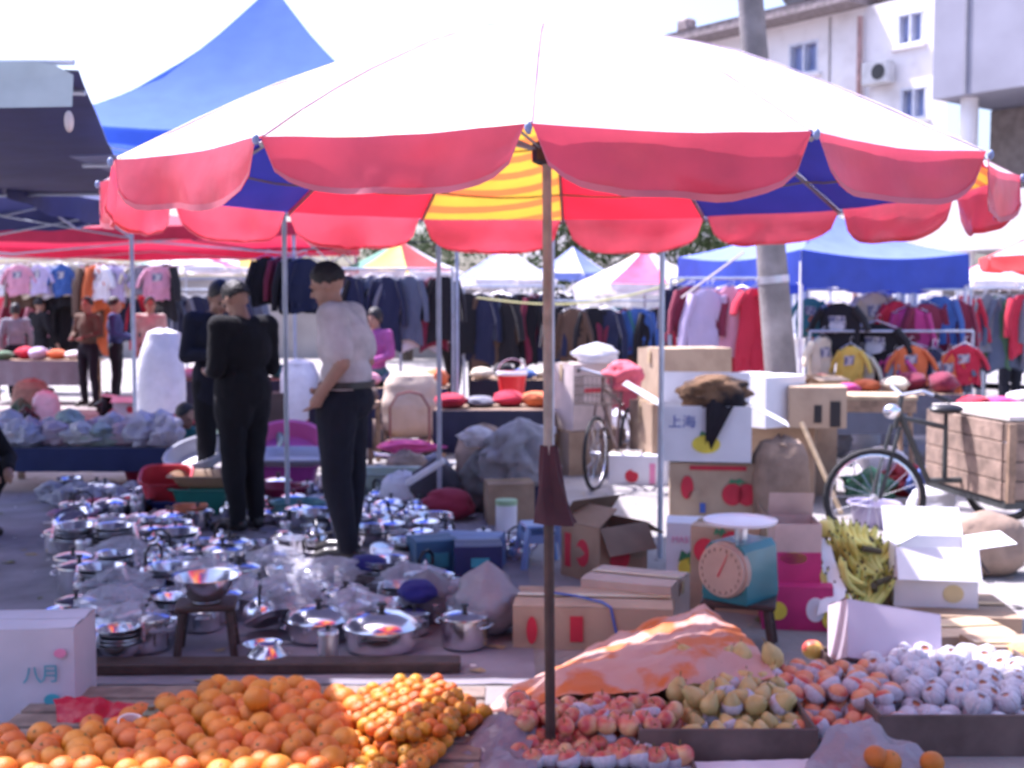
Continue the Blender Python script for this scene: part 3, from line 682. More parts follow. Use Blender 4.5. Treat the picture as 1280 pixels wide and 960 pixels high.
shopper('woman in a red jacket by the rack of children clothes', 24, 468, -60, [kRedC, kDark], H=1.6, hair='long')
shopper('woman in a purple and yellow top near the tan sack', 470, 560, -30, [kPurp, clothm('teal_trousers', (.06, .14, .15))], H=1.55, hair='long', pose=hold)
shopper('man in a pale shirt and dark trousers between the two thin tent poles', 566, 506, 165, [clothm('pale_blue_shirt', (.5, .53, .60)), kDark], pose=walk)
shopper('person in a dark coat deep in the lane behind the red bucket', 640, 470, 20, [kSlate, kDark], hair='long')
shopper('person in a brown coat browsing dark clothes at the back', 715, 470, -170, [kBrown, kDark])
shopper('shopper in an olive jacket at the clothes stall by the right edge', 1215, 520, 150, [kOliv, kSlate], fat=1.12)
shopper('shopper in a grey jacket beside the olive jacket', 1262, 525, 200, [kSlate, kNavy], fat=1.1)
shopper('woman in an orange red top among the red clothes', 1185, 518, 30, [clothm('orange_top', (.60, .13, .06)), kJean], H=1.58, hair='long')
shopper('shopper in a pale blue top in front of the red children clothes', 1150, 540, 170, [clothm('light_blue_top', (.36, .42, .6)), kOliv], H=1.6)
shopper('shopper in a black jacket walking at the far end of the lane', 610, 455, 10, [kDark, kNavy], pose=walk)
# crouching figures
crouch = dict(pelvis=(0, .12, .36), chest=(0, -.04, .63), neck=(0, -.13, .81), head=(0, -.20, .92), sl=(.18, -.09, .76), el=(.25, -.22, .55), wl=(.1, -.40, .48), sr=(-.18, -.09, .76), er=(-.25, -.22, .55), wr=(-.1, -.40, .48),
    hl=(.10, .10, .34), kl=(.17, -.24, .47), al=(.14, .0, .085), tl=(.16, -.2, .035), hr=(-.10, .10, .34), kr=(-.17, -.24, .47), ar=(-.14, .0, .085), tr=(-.16, -.2, .035))
person('dark-haired seller crouching in a red jacket behind the bags of goods', G(203, 596), R(60), [kRedC, kDark], {**crouch, 'chest': (0, -.10, .50), 'neck': (0, -.24, .58), 'head': (0, -.33, .62), 'sl': (.18, -.2, .55), 'sr': (-.18, -.2, .55), 'el': (.25, -.3, .36), 'er': (-.25, -.3, .36), 'wl': (.1, -.45, .3), 'wr': (-.1, -.45, .3)}, H=1.6, vox=.016, head_tilt=(0, R(20)))
person('person in a dark jacket sitting low beside the metalware at the left edge', G(-50, 672), R(60), [kDark, kDark], crouch, H=1.7, vox=.014, jacket=True, head_tilt=(0, R(10)))
shopper('man in a dark brown coat near the end of the dark blue table', 112, 508, -20, [kBrown, kNavy], pose=hold)
shopper('shopper in black walking past the table with grey cloth', 52, 492, 150, [kDark, kDark], pose=walk)
shopper('woman in a grey jacket walking under the red tent with long hair', 22, 500, 200, [kGrey, kNavy], H=1.6, hair='long', pose=walk)
shopper('shopper in a navy jacket in the shade behind the tan sack', 445, 520, 20, [kNavy, kDark], pose=hold)
shopper('shopper in a maroon coat behind the thin tent poles', 600, 512, 190, [clothm('maroon_coat', (.14, .02, .035)), kDark], pose=walk)
# ================================================================ FOREGROUND STALL
def disc_poly(cx, cz, rx, rz, n=18, notch=0): 
    return [(cx + rx * math.cos(2 * math.pi * i / n), cz + rz * math.sin(2 * math.pi * i / n) * (1 - notch * (1 if i in (n // 4,) else 0))) for i in range(n)]
def carton(label, loc, rotz, size, m, flaps=None, prints=(), name='carton', group=None, tilt=(0, 0), inner=None, closed=True, tape=True, cat='box'):
    w, d, h = size; t = thing(name, label, cat, loc, rotz, group, rot=(tilt[0], tilt[1], rotz)); th = .006; inner = inner or m
    rg = random.Random(int(loc[0] * 997 + loc[1] * 131))
    def bow(u, v, a): return a * math.sin(math.pi * u) * math.sin(math.pi * v)
    # four walls and a base, slightly bowed
    for nm, L, T in (('f', w, Matrix.Translation((0, -d / 2 + th / 2, 0))), ('b', w, Matrix.Translation((0, d / 2 - th / 2, 0)) @ Matrix.Rotation(math.pi, 4, 'Z')),
                     ('l', d - 2 * th - .001, Matrix.Translation((-w / 2 + th / 2, 0, 0)) @ Matrix.Rotation(-math.pi / 2, 4, 'Z')), ('r', d - 2 * th - .001, Matrix.Translation((w / 2 - th / 2, 0, 0)) @ Matrix.Rotation(math.pi / 2, 4, 'Z'))):
        a = rg.uniform(-.006, .014)
        b_ = MB()
        b_.grid(lambda u, v: (L * (u - .5), -th / 2 - bow(u, v, a), h * v), 6, 4, 0, T); b_.grid(lambda u, v: (L * (u - .5), th / 2 - bow(u, v, a), h * v), 6, 4, 1, T, flip=True)
        for e in (0, 1): b_.grid(lambda u, v: (L * (e - .5), th * (v - .5) * (1 if e else -1), h * u), 1, 1, 0, T)
        b_.grid(lambda u, v: (L * (u - .5), th * (v - .5) - bow(u, 1, a), h), 6, 1, 0, T)
        pn = b_.build('side_panel', [m, inner], t)
        for pr in prints:
            if pr[0] != nm: continue
            _, u, v, shp, sz, pm = pr[:6]; q = None
            px_, pz_ = u * L, v * h; o = -th / 2 - .0105
            if shp == 'text':
                me = text_mesh(pr[6], sz, pm); q = obj('lettering', me, pn); q.matrix_local = T @ Matrix.Translation((px_, o, pz_)) @ Matrix.Rotation(math.pi / 2, 4, 'X')
            else:
                k = MB(); sx, sz_ = sz
                poly = disc_poly(px_, pz_, sx / 2, sz_ / 2) if shp == 'disc' else [(px_ - sx / 2, pz_ - sz_ / 2), (px_ + sx / 2, pz_ - sz_ / 2), (px_ + sx / 2, pz_ + sz_ / 2), (px_ - sx / 2, pz_ + sz_ / 2)]
                if shp == 'arch':
                    poly = [(px_ - sx / 2, pz_ - sz_ / 2), (px_ - sx * .2, pz_ - sz_ / 2), (px_ - sx * .12, pz_), (px_ + sx * .12, pz_), (px_ + sx * .2, pz_ - sz_ / 2), (px_ + sx / 2, pz_ - sz_ / 2), (px_ + sx * .42, pz_ + sz_ / 2), (px_ - sx * .42, pz_ + sz_ / 2)]
                if shp == 'leaf': poly = [(px_ - sx / 2, pz_ - sz_ * .3), (px_ - sx * .1, pz_ - sz_ * .1), (px_, pz_ - sz_ / 2), (px_ + sx * .15, pz_ - sz_ * .1), (px_ + sx / 2, pz_ - sz_ * .2), (px_ + sx * .2, pz_ + sz_ * .2), (px_ + sx * .1, pz_ + sz_ / 2), (px_ - sx * .1, pz_ + sz_ * .15), (px_ - sx * .35, pz_ + sz_ * .4)]
                k.prism(poly, o - .001 * (1 + len(t.children) % 3), o + .004, 0, T); k.build('print', pm, pn, smooth=False)
    b_ = MB(); b_.box((0, 0, th / 2), (w - 2 * th - .002, d - 2 * th - .002, th)); b_.build('base', m, t, smooth=False)
    if flaps is None and closed:
        for sg in (-1, 1):
            b_ = MB(); b_.grid(lambda u, v: ((u - .5) * (w + .002), sg * (d / 2 + .001) * (1 - v) + sg * .002 * v, h + .001 + .006 * math.sin(math.pi * v) + .004 * fbm((u, v, w), 2)), 6, 4, 0, None, flip=sg > 0); b_.build('flap', m, t)
        if tape:
            b_ = MB(); b_.box((0, 0, h + .011), (w * .985, .05, .002)); b_.box((-w / 2 - .012, 0, h * .86), (.002, .05, h * .26)); b_.box((w / 2 + .012, 0, h * .86), (.002, .05, h * .26)); b_.build('tape', mTape, t, smooth=False)
    if flaps:
        for nm, ang in flaps.items():
            L, fl, T = {'f': (w, d / 2, Matrix.Translation((0, -d / 2, h))), 'b': (w, d / 2, Matrix.Translation((0, d / 2, h)) @ Matrix.Rotation(math.pi, 4, 'Z')),
                        'l': (d, w / 2 * .9, Matrix.Translation((-w / 2, 0, h)) @ Matrix.Rotation(-math.pi / 2, 4, 'Z')), 'r': (d, w / 2 * .9, Matrix.Translation((w / 2, 0, h)) @ Matrix.Rotation(math.pi / 2, 4, 'Z'))}[nm]
            b_ = MB(); a = rg.uniform(-.02, .02)
            b_.grid(lambda u, v: (L * .985 * (u - .5), -.004, fl * v), 5, 4, 0, T @ Matrix.Rotation(R(ang), 4, 'X'))
            b_.grid(lambda u, v: (L * .985 * (u - .5), .0, fl * v), 5, 4, 1, T @ Matrix.Rotation(R(ang), 4, 'X'), flip=True)
            b_.build('flap', [m, inner], t)
    return t

# ---------------------------------------------------------------- fruit
def lat(prof, n, mats, name): b = MB(); b.lathe(prof, n); return b.mesh(name, mats, True, 80)
def fruit_prof(r, sq=.93, dim=.12, n=10, skew=0.0):
    p = []
    for i in range(n + 1):
        a = math.pi * i / n; z = -math.cos(a); rr = math.sin(a)
        zz = z * sq - dim * math.exp(-(rr / .28) ** 2) * (1 if z > 0 else -.6)
        p.append((max(0, rr * (1 + skew * z)) * r, (zz) * r))
    p[0] = (0, p[0][1]); p[-1] = (0, p[-1][1]); return p
mOr = mat('orange_peel', (.60, .185, .012), rough=.45, var=.12, scale=10, bump=.25, bscale=260, rand=.16, hue=.014)
mTg = mat('tangerine_peel', (.56, .20, .010), rough=.45, var=.18, scale=14, bump=.25, bscale=260, rand=.2, hue=.025)
mAp = mat('apple_skin', (.50, .085, .085), rough=.34, scale=12, col2=(.64, .45, .22), thr=(.40, .66), rand=.15)
mPear = mat('pear_skin', (.52, .42, .16), rough=.45, var=.15, scale=20, rand=.1)
mPeach = mat('peach_skin', (.68, .30, .15), rough=.6, scale=8, col2=(.52, .07, .06), thr=(.42, .62), rand=.1)
mNet = mat('white_foam_net', (.70, .70, .78), rough=.8, var=.08, scale=30, trans=.25, bump=.5, bscale=90)
mStem = mat('stem', (.20, .17, .06), rough=.9)
mLeafF = mat('fruit_leaf', (.06, .13, .03), rough=.5, var=.2)
def fruit_root(name, label, cat, group, me, extra=()):
    t = thing(name, label, cat, (0, 0, -50), 0, group); obj('flesh', me, t)
    for nm, em in extra: obj(nm, em, t)
    return t
cal = MB(); cal.lathe([(0, .0445), (.004, .0452), (.0055, .0435), (.003, .0425)], 7)
pOr = Stamp(fruit_root('orange', 'large ripe orange heaped in the front of the fruit stall', 'orange', 'big oranges in the heap', lat(fruit_prof(.049, .95, .07, 12), 18, mOr, 'orange'), [('calyx', cal.mesh('calyx', mStem))]))
pOl = Stamp(fruit_root('orange', 'large orange in the separate pile beside the white box and red bag', 'orange', 'big oranges by the white box', lat(fruit_prof(.048, .93, .07, 12), 18, mOr, 'orange'), [('calyx', cal.mesh('calyx', mStem))]))
cal2 = MB(); cal2.lathe([(0, .0235), (.005, .0245), (.006, .0225)], 6)
pTg = Stamp(fruit_root('tangerine', 'small tangerine in the heap next to the big oranges', 'tangerine', 'small tangerines in the heap', lat(fruit_prof(.0305, .82, .12, 10), 14, mTg, 'tangerine'), [('calyx', cal2.mesh('calyx', mStem))]))
st = MB(); st.tube([(0, 0, .022), (.003, .001, .036), (.007, .002, .046)], .0022, 5)
pAp = Stamp(fruit_root('apple', 'red and yellow apple heaped under the edge of the orange patterned sheet', 'apple', 'apples in the front tray', lat(fruit_prof(.039, .9, .3, 12, .06), 16, mAp, 'apple'), [('stem', st.mesh('stem', mStem))]))
net = MB()
for s0 in (1, 1.06): 
    net.grid(lambda u, v: (lambda a, z, rr: (rr * math.cos(a), rr * math.sin(a), z))(2 * math.pi * u, -.036 + .05 * v, s0 * .0405 * math.sqrt(max(.05, 1 - ((-.036 + .05 * v) / .042) ** 2)) * (1 + .05 * math.sin(12 * math.pi * u * 2) * v)), 26, 5)
pApN = Stamp(fruit_root('apple', 'red and yellow apple sitting in a white foam net in the front tray', 'apple', 'netted apples in the front tray', pAp.root.children[0].data, [('foam_net', net.mesh('foam_net', mNet)), ('stem', st.mesh('stem', mStem))]))
pearp = [(0, -.04), (.018, -.041), (.033, -.03), (.041, -.008), (.038, .014), (.027, .034), (.017, .05), (.010, .058), (0, .056)]
st2 = MB(); st2.tube([(0, 0, .055), (.003, 0, .068), (.008, 0, .08)], .002, 5)
pPe = Stamp(fruit_root('pear', 'pale yellow pear in the tray beside the orange patterned sheet', 'pear', 'pears in the middle tray', lat(pearp, 16, mPear, 'pear'), [('stem', st2.mesh('stem', mStem))]))
pPeN = Stamp(fruit_root('pear', 'pale yellow pear wrapped in a white foam net in the middle tray', 'pear', 'netted pears in the middle tray', pPe.root.children[0].data, [('foam_net', net.mesh('foam_net', mNet))]))
pcm = MB()
def pch(u, v):
    a = 2 * math.pi * u; th_ = math.pi * v; rr = math.sin(th_); cre = 1 - .10 * math.exp(-((a - math.pi) / .22) ** 2) * rr
    return (.041 * rr * math.cos(a) * cre, .041 * rr * math.sin(a) * cre, .041 * (-math.cos(th_) * .95 - .16 * math.exp(-(rr / .25) ** 2) * (1 if v > .5 else 0)))
pcm.grid(pch, 20, 12, flip=False)
net2 = MB(); net2.grid(lambda u, v: (lambda a, z: ((.043 * math.sqrt(max(.08, 1 - (z / .045) ** 2)) * (1 + .06 * math.sin(24 * math.pi * u) * v)) * math.cos(a), (.043 * math.sqrt(max(.08, 1 - (z / .045) ** 2)) * (1 + .06 * math.sin(24 * math.pi * u) * v)) * math.sin(a), z))(2 * math.pi * u, -.038 + .046 * v), 26, 5)
pPc = Stamp(fruit_root('peach', 'rosy peach in a white foam net below the mauve carton', 'peach', 'peaches below the mauve carton', pcm.mesh('peach', mPeach, True, 80), [('foam_net', net2.mesh('foam_net', mNet))]))
wr_ = MB()
def wrf(u, v):
    a = 2 * math.pi * u; th_ = math.pi * (.02 + .96 * v); rr = math.sin(th_); ru = 1 + .07 * math.sin(26 * math.pi * u) * (.3 + v)
    op = max(0, v - .8) * 5; z = -.046 * math.cos(th_) * (1 - .25 * op) + .006 * op * math.sin(16 * math.pi * u); rr = max(rr, .42 * op); return (.046 * rr * math.cos(a) * ru, .046 * rr * math.sin(a) * ru, z)
wr_.grid(wrf, 30, 12)
core = lat(fruit_prof(.036, .9, .2, 8), 12, mPeach, 'wrapped_fruit_core')
twr = thing('wrapped_fruit', 'fruit fully wrapped in white foam net in the heap at the corner of the stall', 'fruit', (0, 0, -50), 0, 'foam wrapped fruit heap'); obj('foam_net', wr_.mesh('foam_net', mNet), twr); obj('flesh', core, twr)
pWr = Stamp(twr)

def heap(stamp, inside, height, dia, base, rg, jit=.22, scl=(.86, 1.1), zf=.74, alt=None, maxn=260):
    x0, x1, y0, y1 = inside[:4]; n = 0; pts = []
    k = 0
    while True:
        z = k * dia * zf; any_ = False; y = y0 + (k % 2) * dia * .5; row = 0
        while y < y1:
            x = x0 + ((row + k) % 2) * dia * .5
            while x < x1:
                jx, jy = x + rg.uniform(-jit, jit) * dia, y + rg.uniform(-jit, jit) * dia
                if (len(inside) < 5 or inside[4](jx, jy)) and height(jx, jy) >= z:
                    any_ = True; pts.append((jx, jy, base(jx, jy) + z + dia * .5 + rg.uniform(-.05, .05) * dia))
                x += dia
            y += dia * .88; row += 1
        k += 1
        if not any_ or k > 9: break
    hidden = []                                     # buried fruit nobody can see is left out
    vis = [p for p in pts if not any(abs(q[0] - p[0]) < dia * .75 and abs(q[1] - p[1]) < dia * .75 and q[2] > p[2] + dia * 1.2 for q in pts)]
    for p in vis[-maxn:]:
        s_ = alt if (alt and rg.random() < .28) else stamp
        q_ = rg.uniform(*scl); s_(p, (rg.uniform(-.9, .9), rg.uniform(-.9, .9), rg.uniform(0, 6.3)), (q_ * rg.uniform(.94, 1.06), q_ * rg.uniform(.94, 1.06), q_ * rg.uniform(.93, 1.05)))
    return len(vis)

rf_ = random.Random(21)
# low slatted stand the fruit lies on
mSlat = mat('stand_slat', (.22, .17, .14), rough=.85, var=.3, scale=12)
t = thing('fruit_stand', 'low wooden slatted stand under the oranges and tangerines', 'stand', (-.98, 4.2, 0))
for k in range(7):
    b = MB(); b.box((0, -.5 + k * .16, .06), (1.75, .13, .02), b=.004); b.build('slat', mSlat, t)
for x in (-.8, 0, .8):
    b = MB(); b.box((x, 0, .025), (.06, 1.02, .048), b=.004); b.build('bearer', mSlat, t)
Zs = .075
# big oranges
def hO(x, y):
    u = (x + .92) / .37; v = (y - 4.24) / .40; return .072 * max(0, 1 - u * u - v * v * .8) ** .8
heap(pOr, (-1.26, -.56, 3.62, 4.62, lambda x, y: ((x + .93) / .37) ** 2 + max(0, (y - 4.2) / .42) ** 2 < 1.0), hO, .096, lambda x, y: Zs, rf_)
def hL(x, y): return .05 * max(0, 1 - ((x + 1.55) / .34) ** 2) + .02
heap(pOl, (-1.86, -1.27, 3.62, 4.30, lambda x, y: y < 4.14 + .12 * (x + 1.5)), hL, .095, lambda x, y: Zs, rf_)
def hT(x, y): return .075 * max(0, 1 - ((x + .36) / .30) ** 2 - ((y - 4.25) / .46) ** 2 * .8)
heap(pTg, (-.60, -.09, 3.72, 4.62, lambda x, y: ((x + .40) / .33) ** 2 + max(0, (y - 4.2) / .42) ** 2 < 1.0 and x + .46 * (4.2 - y) < -.12), hT, .060, lambda x, y: Zs, rf_, maxn=290)
# loose oranges that have rolled to the back
for (px, py) in ((176, 893), (208, 880), (164, 898)): pOl(G(px, py, Zs + .045), (.3, .2, px), .95)
# apples
def hA(x, y): return .065 if 4.12 < y < 4.40 else .02
heap(pAp, (.03, .60, 4.02, 4.56), hA, .079, lambda x, y: .02, rf_, alt=pApN)
for k in range(9): pApN((.07 + .075 * k * .8, 4.0 + rf_.uniform(-.05, .02), .062), (rf_.uniform(-.3, .3), rf_.uniform(-.3, .3), k), 1)
heap(pPe, (.64, 1.02, 4.18, 4.72), lambda x, y: .03 + .10 * max(0, y - 4.1) / .6, .084, lambda x, y: .03, rf_, alt=pPeN)
heap(pPc, (1.03, 1.44, 4.24, 4.80), lambda x, y: .03 + .09 * max(0, y - 4.15) / .6, .086, lambda x, y: .03, rf_)
heap(pWr, (1.40, 2.02, 4.24, 4.96), lambda x, y: .03 + .095 * max(0, 1 - ((x - 1.74) / .36) ** 2) * max(0, min(1, (y - 4.0) / .7)), .088, lambda x, y: .04, rf_)

# shallow fruit trays
def tray(label, x0, x1, y0, y1, h, m, z=.0, rot=0):
    t = thing('fruit_tray', label, 'tray', ((x0 + x1) / 2, (y0 + y1) / 2, z), rot); w, d = x1 - x0, y1 - y0; th = .012
    for nm, c, s in (('front_board', (0, -d / 2, h / 2), (w, th, h)), ('back_board', (0, d / 2, h / 2), (w, th, h)), ('side_board', (-w / 2 + th / 2, 0, h / 2), (th, d - th - .002, h)), ('side_board', (w / 2 - th / 2, 0, h / 2), (th, d - th - .002, h))):
        b = MB(); b.box(c, s, b=.003); b.build(nm, m, t)
    b = MB(); b.box((0, 0, .006), (w - 2 * th - .003, d - th - .003, .01)); b.build('floor', m, t); return t
mTray = mat('brown_fibre_tray', (.13, .095, .085), rough=.85, var=.25, scale=9)
tray('low dark brown tray holding the apples', .0, .62, 3.9, 4.74, .05, mTray)
tray('dark brown fibre tray holding the pears and peaches', .44, 1.06, 4.06, 4.76, .135, mTray)
tray('dark brown fibre tray holding the foam wrapped fruit', 1.30, 2.12, 4.16, 5.0, .15, mTray)

# crumpled plastic film and paper
def crumple(name, label, cat, ctrl, m, amp=.03, nu=26, nv=20, seed=0, sc=7.0, color=None, group=None):
    """sheet through a grid of control points, with folds"""
    H_, W_ = len(ctrl), len(ctrl[0]); b = MB(); C = [[Vector(p) for p in r] for r in ctrl]
    def f(u, v):
        a = u * (W_ - 1); c = v * (H_ - 1); i = min(int(a), W_ - 2); j = min(int(c), H_ - 2); a -= i; c -= j; a_ = a * a * (3 - 2 * a) * .5 + a * .5; c_ = c * c * (3 - 2 * c) * .5 + c * .5
        p = C[j][i].lerp(C[j][i + 1], a_).lerp(C[j + 1][i].lerp(C[j + 1][i + 1], a_), c_)
        q = Vector((p.x * sc + seed, p.y * sc, p.z * sc)); n1 = fbm(q, .6); n2 = abs(fbm(q + Vector((9, 3, 1)), 1.3))
        return p + Vector((.3 * amp * n1, -.3 * amp * n1, amp * (n1 * .8 - n2 * .7)))
    b.grid(f, nu, nv); o = b.build(name, m, None)
    if color: o.color = (*color, 1)
    return tag(o, label, cat, group)
PD = lambda px, py, d: P(px, py, d)
mOrangeSheet = mat('orange_print_sheet', (.66, .40, .34), rough=.55, scale=5.5, col2=(.70, .20, .05), thr=(.50, .60), trans=.2, bump=.2, bscale=20)
crumple('patterned_sheet', 'orange and cream patterned plastic sheet draped over the cartons behind the apples', 'sheet',
        [[PD(598, 892, 4.46), PD(690, 872, 4.42), PD(790, 862, 4.42), PD(880, 852, 4.46), PD(968, 846, 4.55)],
         [PD(640, 858, 4.62), PD(720, 836, 4.62), PD(800, 824, 4.62), PD(880, 812, 4.66), PD(955, 818, 4.72)],
         [PD(700, 828, 4.98), PD(750, 808, 5.02), PD(810, 795, 5.02), PD(880, 780, 5.0), PD(930, 795, 4.98)],
         [PD(735, 808, 5.16), PD(775, 788, 5.2), PD(830, 768, 5.24), PD(880, 754, 5.26), PD(905, 772, 5.2)]], mOrangeSheet, .035, 40, 30, 3)
crumple('plastic_film', 'clear lavender plastic film crumpled between the tangerines and the apples', 'plastic film',
        [[PD(560, 985, 3.75), PD(620, 985, 3.75), PD(668, 985, 3.75)], [PD(565, 940, 3.98), PD(620, 925, 4.0), PD(665, 930, 4.0)], [PD(600, 905, 4.3), PD(640, 890, 4.32), PD(672, 898, 4.3)]], mBag, .05, 26, 24, 5, color=(.34, .31, .38))
crumple('plastic_film', 'crumpled clear plastic film over the front of the pear and wrapped fruit trays', 'plastic film',
        [[PD(1000, 990, 3.7), PD(1080, 990, 3.7), PD(1200, 990, 3.7)], [PD(1010, 945, 3.92), PD(1090, 930, 3.94), PD(1175, 950, 3.9)], [PD(1035, 912, 4.02), PD(1085, 898, 4.05), PD(1120, 915, 4.03)]], mBag, .04, 26, 24, 8, color=(.42, .38, .42))
crumple('plastic_film', 'white paper sheet lying on the ground in front of the pear tray', 'paper',
        [[PD(800, 990, 3.85), PD(900, 990, 3.85), PD(1030, 990, 3.85)], [PD(800, 955, 4.0), PD(900, 950, 4.02), PD(1010, 948, 4.02)]], mWhiteP, .012, 20, 10, 4)
for px, py in ((1095, 946), (1112, 952), (1165, 953)): pOr(P(px, py, 3.84), (.4, .3, px), .8, label='big orange lying under the clear film before the wrapped fruit tray', group='oranges under the clear film')
crumple('plastic_bag', 'bright red plastic bag lying between the white box and the oranges', 'bag',
        [[PD(72, 898, 4.30), PD(115, 900, 4.28), PD(168, 902, 4.30)], [PD(66, 872, 4.40), PD(120, 866, 4.40), PD(176, 874, 4.40)], [PD(85, 880, 4.55), PD(120, 872, 4.55), PD(160, 878, 4.52)]], mBag, .05, 24, 16, 2, color=(.60, .02, .06))
b = MB(); b.lathe([(0, 0), (.032, 0), (.038, .005), (.042, .075), (.045, .08), (.041, .079), (.034, .01), (0, .008)], 18); o = b.build('paper_cup', mWhiteP); o.location = G(161, 925, Zs); o.rotation_euler = (.25, .2, 0); tag(o, 'small white cup standing among the oranges by the red bag', 'cup')
g = G(190, 922, Zs); b = MB(); b.box((0, 0, .05), (.06, .05, .1), b=.012); b.lathe([(.014, .1), (.014, .115), (0, .115)], 10); o = b.build('tea_jar', mat('olive_jar', (.12, .11, .06), rough=.4)); o.location = g; tag(o, 'small olive green jar between the two piles of oranges', 'jar')

# white box at the left edge with teal characters
g = G(38, 905, 0.0)
carton('white carton with teal characters and a pink dot at the edge of the orange pile', (-1.90, 4.66, 0), R(4), (.42, .30, .36), mat('dull_white_carton', (.50, .49, .56), rough=.8, var=.1, scale=3, bump=.2, bscale=9),
       prints=[('f', .13, .50, 'text', .075, mTealP, '八'), ('f', .29, .51, 'text', .075, mTealP, '月'), ('f', .38, .74, 'disc', (.045, .035), mPinkP), ('f', .30, .24, 'disc', (.06, .045), mTealP)], tape=False)

# ---------------------------------------------------------------- cartons behind the apples
carton('wide flat brown carton under the patterned sheet with a blue cord across it', (.39, 5.66, 0), R(-5), (.74, .40, .20), mCard, prints=[('f', -.38, .45, 'disc', (.05, .13), mRed), ('f', -.1, .5, 'rect', (.06, .12), mRed)])
carton('pale flattened carton lying on the wide brown carton', (.62, 5.92, .0), R(-24), (.46, .34, .245), mat('pale_card', (.56, .45, .37), rough=.85, var=.1))
b = MB(); pts = [(.16, 5.70, .219), (.30, 5.60, .222), (.42, 5.49, .219), (.455, 5.447, .205), (.475, 5.438, .11), (.50, 5.43, .02)]; b.tube(pts, .006, 6); tag(b.build('cord', mBlueP), 'blue plastic cord lying across the wide brown carton', 'cord')
carton('open brown carton with red fruit print and one flap hanging out beside the blue stool', (.545, 7.02, 0), R(38), (.38, .34, .32), mCardD, flaps={'f': 150, 'l': -55, 'b': -40, 'r': 120},
       prints=[('f', -.1, .4, 'disc', (.15, .13), mRed), ('l', .1, .5, 'disc', (.11, .16), mRed), ('l', -.3, .5, 'rect', (.05, .2), mRed)], inner=mat('carton_inside', (.20, .14, .10), rough=.9))
carton('white carton with yellow pineapple print standing by the thin grey pole', (1.015, 6.85, 0), R(-9), (.24, .24, .36), mCardW,
       prints=[('f', .05, .30, 'disc', (.13, .12), mYel), ('f', .05, .47, 'leaf', (.13, .10), mGreenP), ('f', .0, .74, 'text', .05, mPinkP, 'MASTER')], tape=False)
# weighing scale on a small stool
def stool(label, loc, rot, w, h, m, name='wooden_stool', top=.025, leg=.03, rail=True):
    t = thing(name, label, 'stool', loc, rot); b = MB(); b.box((0, 0, h - top / 2), (w, w * .8, top), b=.006); b.build('seat', m, t)
    for sx in (-1, 1):
        for sy in (-1, 1):
            b = MB(); b.tube([(sx * w * .47, sy * w * .37, 0), (sx * w * .38, sy * w * .3, h - top)], leg / 2 * 1.2, 8); b.build('leg', m, t)
        if rail: b = MB(); b.tube([(sx * w * .42, -w * .33, h * .45), (sx * w * .42, w * .33, h * .45)], leg * .35, 6); b.build('rail', m, t)
    return t
sg_ = Vector((1.06, 5.52, 0))
stool('small dark wooden stool carrying the green weighing scale', sg_, R(-14), .34, .235, mWoodD)
t = thing('weighing_scale', 'teal green dial scale with a cream face and white pan on the dark stool', 'scale', sg_ + Vector((0, 0, .236)), R(-42))
mTeal = mat('teal_enamel', (.015, .16, .19), rough=.35, var=.15, coat=.3)
b = MB(); b.prism([(-.115, 0), (.115, 0), (.12, .03), (.105, .24), (.08, .27), (-.08, .27), (-.105, .24), (-.12, .03)], -.13, .15); b.build('housing', mTeal, t, ang=20)
fc = MB(); fc.lathe([(0, .03), (.118, .03), (.118, .012), (.128, .008), (.132, -.02), (.128, -.02)], 30, M=Matrix.Translation((0, -.135, .15)) @ Matrix.Rotation(R(90), 4, 'X')); face = fc.build('dial', mat('cream_dial', (.42, .31, .25), rough=.5, var=.1), t)
for k in range(20):
    a = 2 * math.pi * k / 20; b = MB(); b.box((.1 * math.sin(a), -.167, .15 + .1 * math.cos(a)), (.003, .002, .014), M=None); q = b.build('tick', mBlackPl, face, smooth=False)
b = MB(); b.prism([(-.004, -.03), (.004, -.03), (.001, .09), (-.001, .09)], -.1695, -.1680, M=Matrix.Translation((0, 0, .15)) @ Matrix.Rotation(R(25), 4, 'Y')); b.build('needle', mRed, face)
b = MB(); b.tube([(0, .01, .27), (0, .01, .335)], .03, 12); b.build('pan_post', mSteelD, t)
b = MB(); b.lathe([(0, .335), (.10, .338), (.165, .352), (.172, .366), (.168, .366), (.16, .356), (.1, .344), (0, .341)], 30); b.build('weighing_pan', mat('white_pan', (.72, .76, .86), rough=.25, var=.05), t)
for sx in (-.09, .09):
    b = MB(); b.lathe([(0, -.0), (.02, 0), (.02, .012), (0, .012)], 8, M=Matrix.Translation((sx, .0, -.001))); b.build('foot', mBlackPl, t)
# second apple carton behind the scale
carton('brown carton with red apple print just behind the weighing scale', (1.16, 6.3, 0), R(-22), (.36, .30, .44), mCard, prints=[('f', -.28, .72, 'disc', (.12, .13), mRed), ('f', .1, .86, 'disc', (.10, .10), mRed), ('f', -.05, .95, 'leaf', (.08, .05), mGreenP)])
carton('magenta and yellow fruit carton with cream upper half beside the bananas', (1.43, 6.02, .22), R(-4), (.23, .26, .29), mat('cream_carton', (.55, .44, .40), rough=.8), prints=[('f', 0, .26, 'rect', (.225, .15), mMagenta), ('f', -.1, .42, 'disc', (.13, .06), mYel)], flaps={'l': 35, 'b': -20})
carton('dark red carton with white and yellow patches under the magenta one', (1.42, 5.94, 0), R(-8), (.34, .28, .215), mMagenta, prints=[('f', .25, .5, 'disc', (.09, .12), mWhiteP), ('f', -.28, .45, 'disc', (.09, .09), mYel), ('f', .45, .3, 'disc', (.07, .1), mYel)], tape=False)
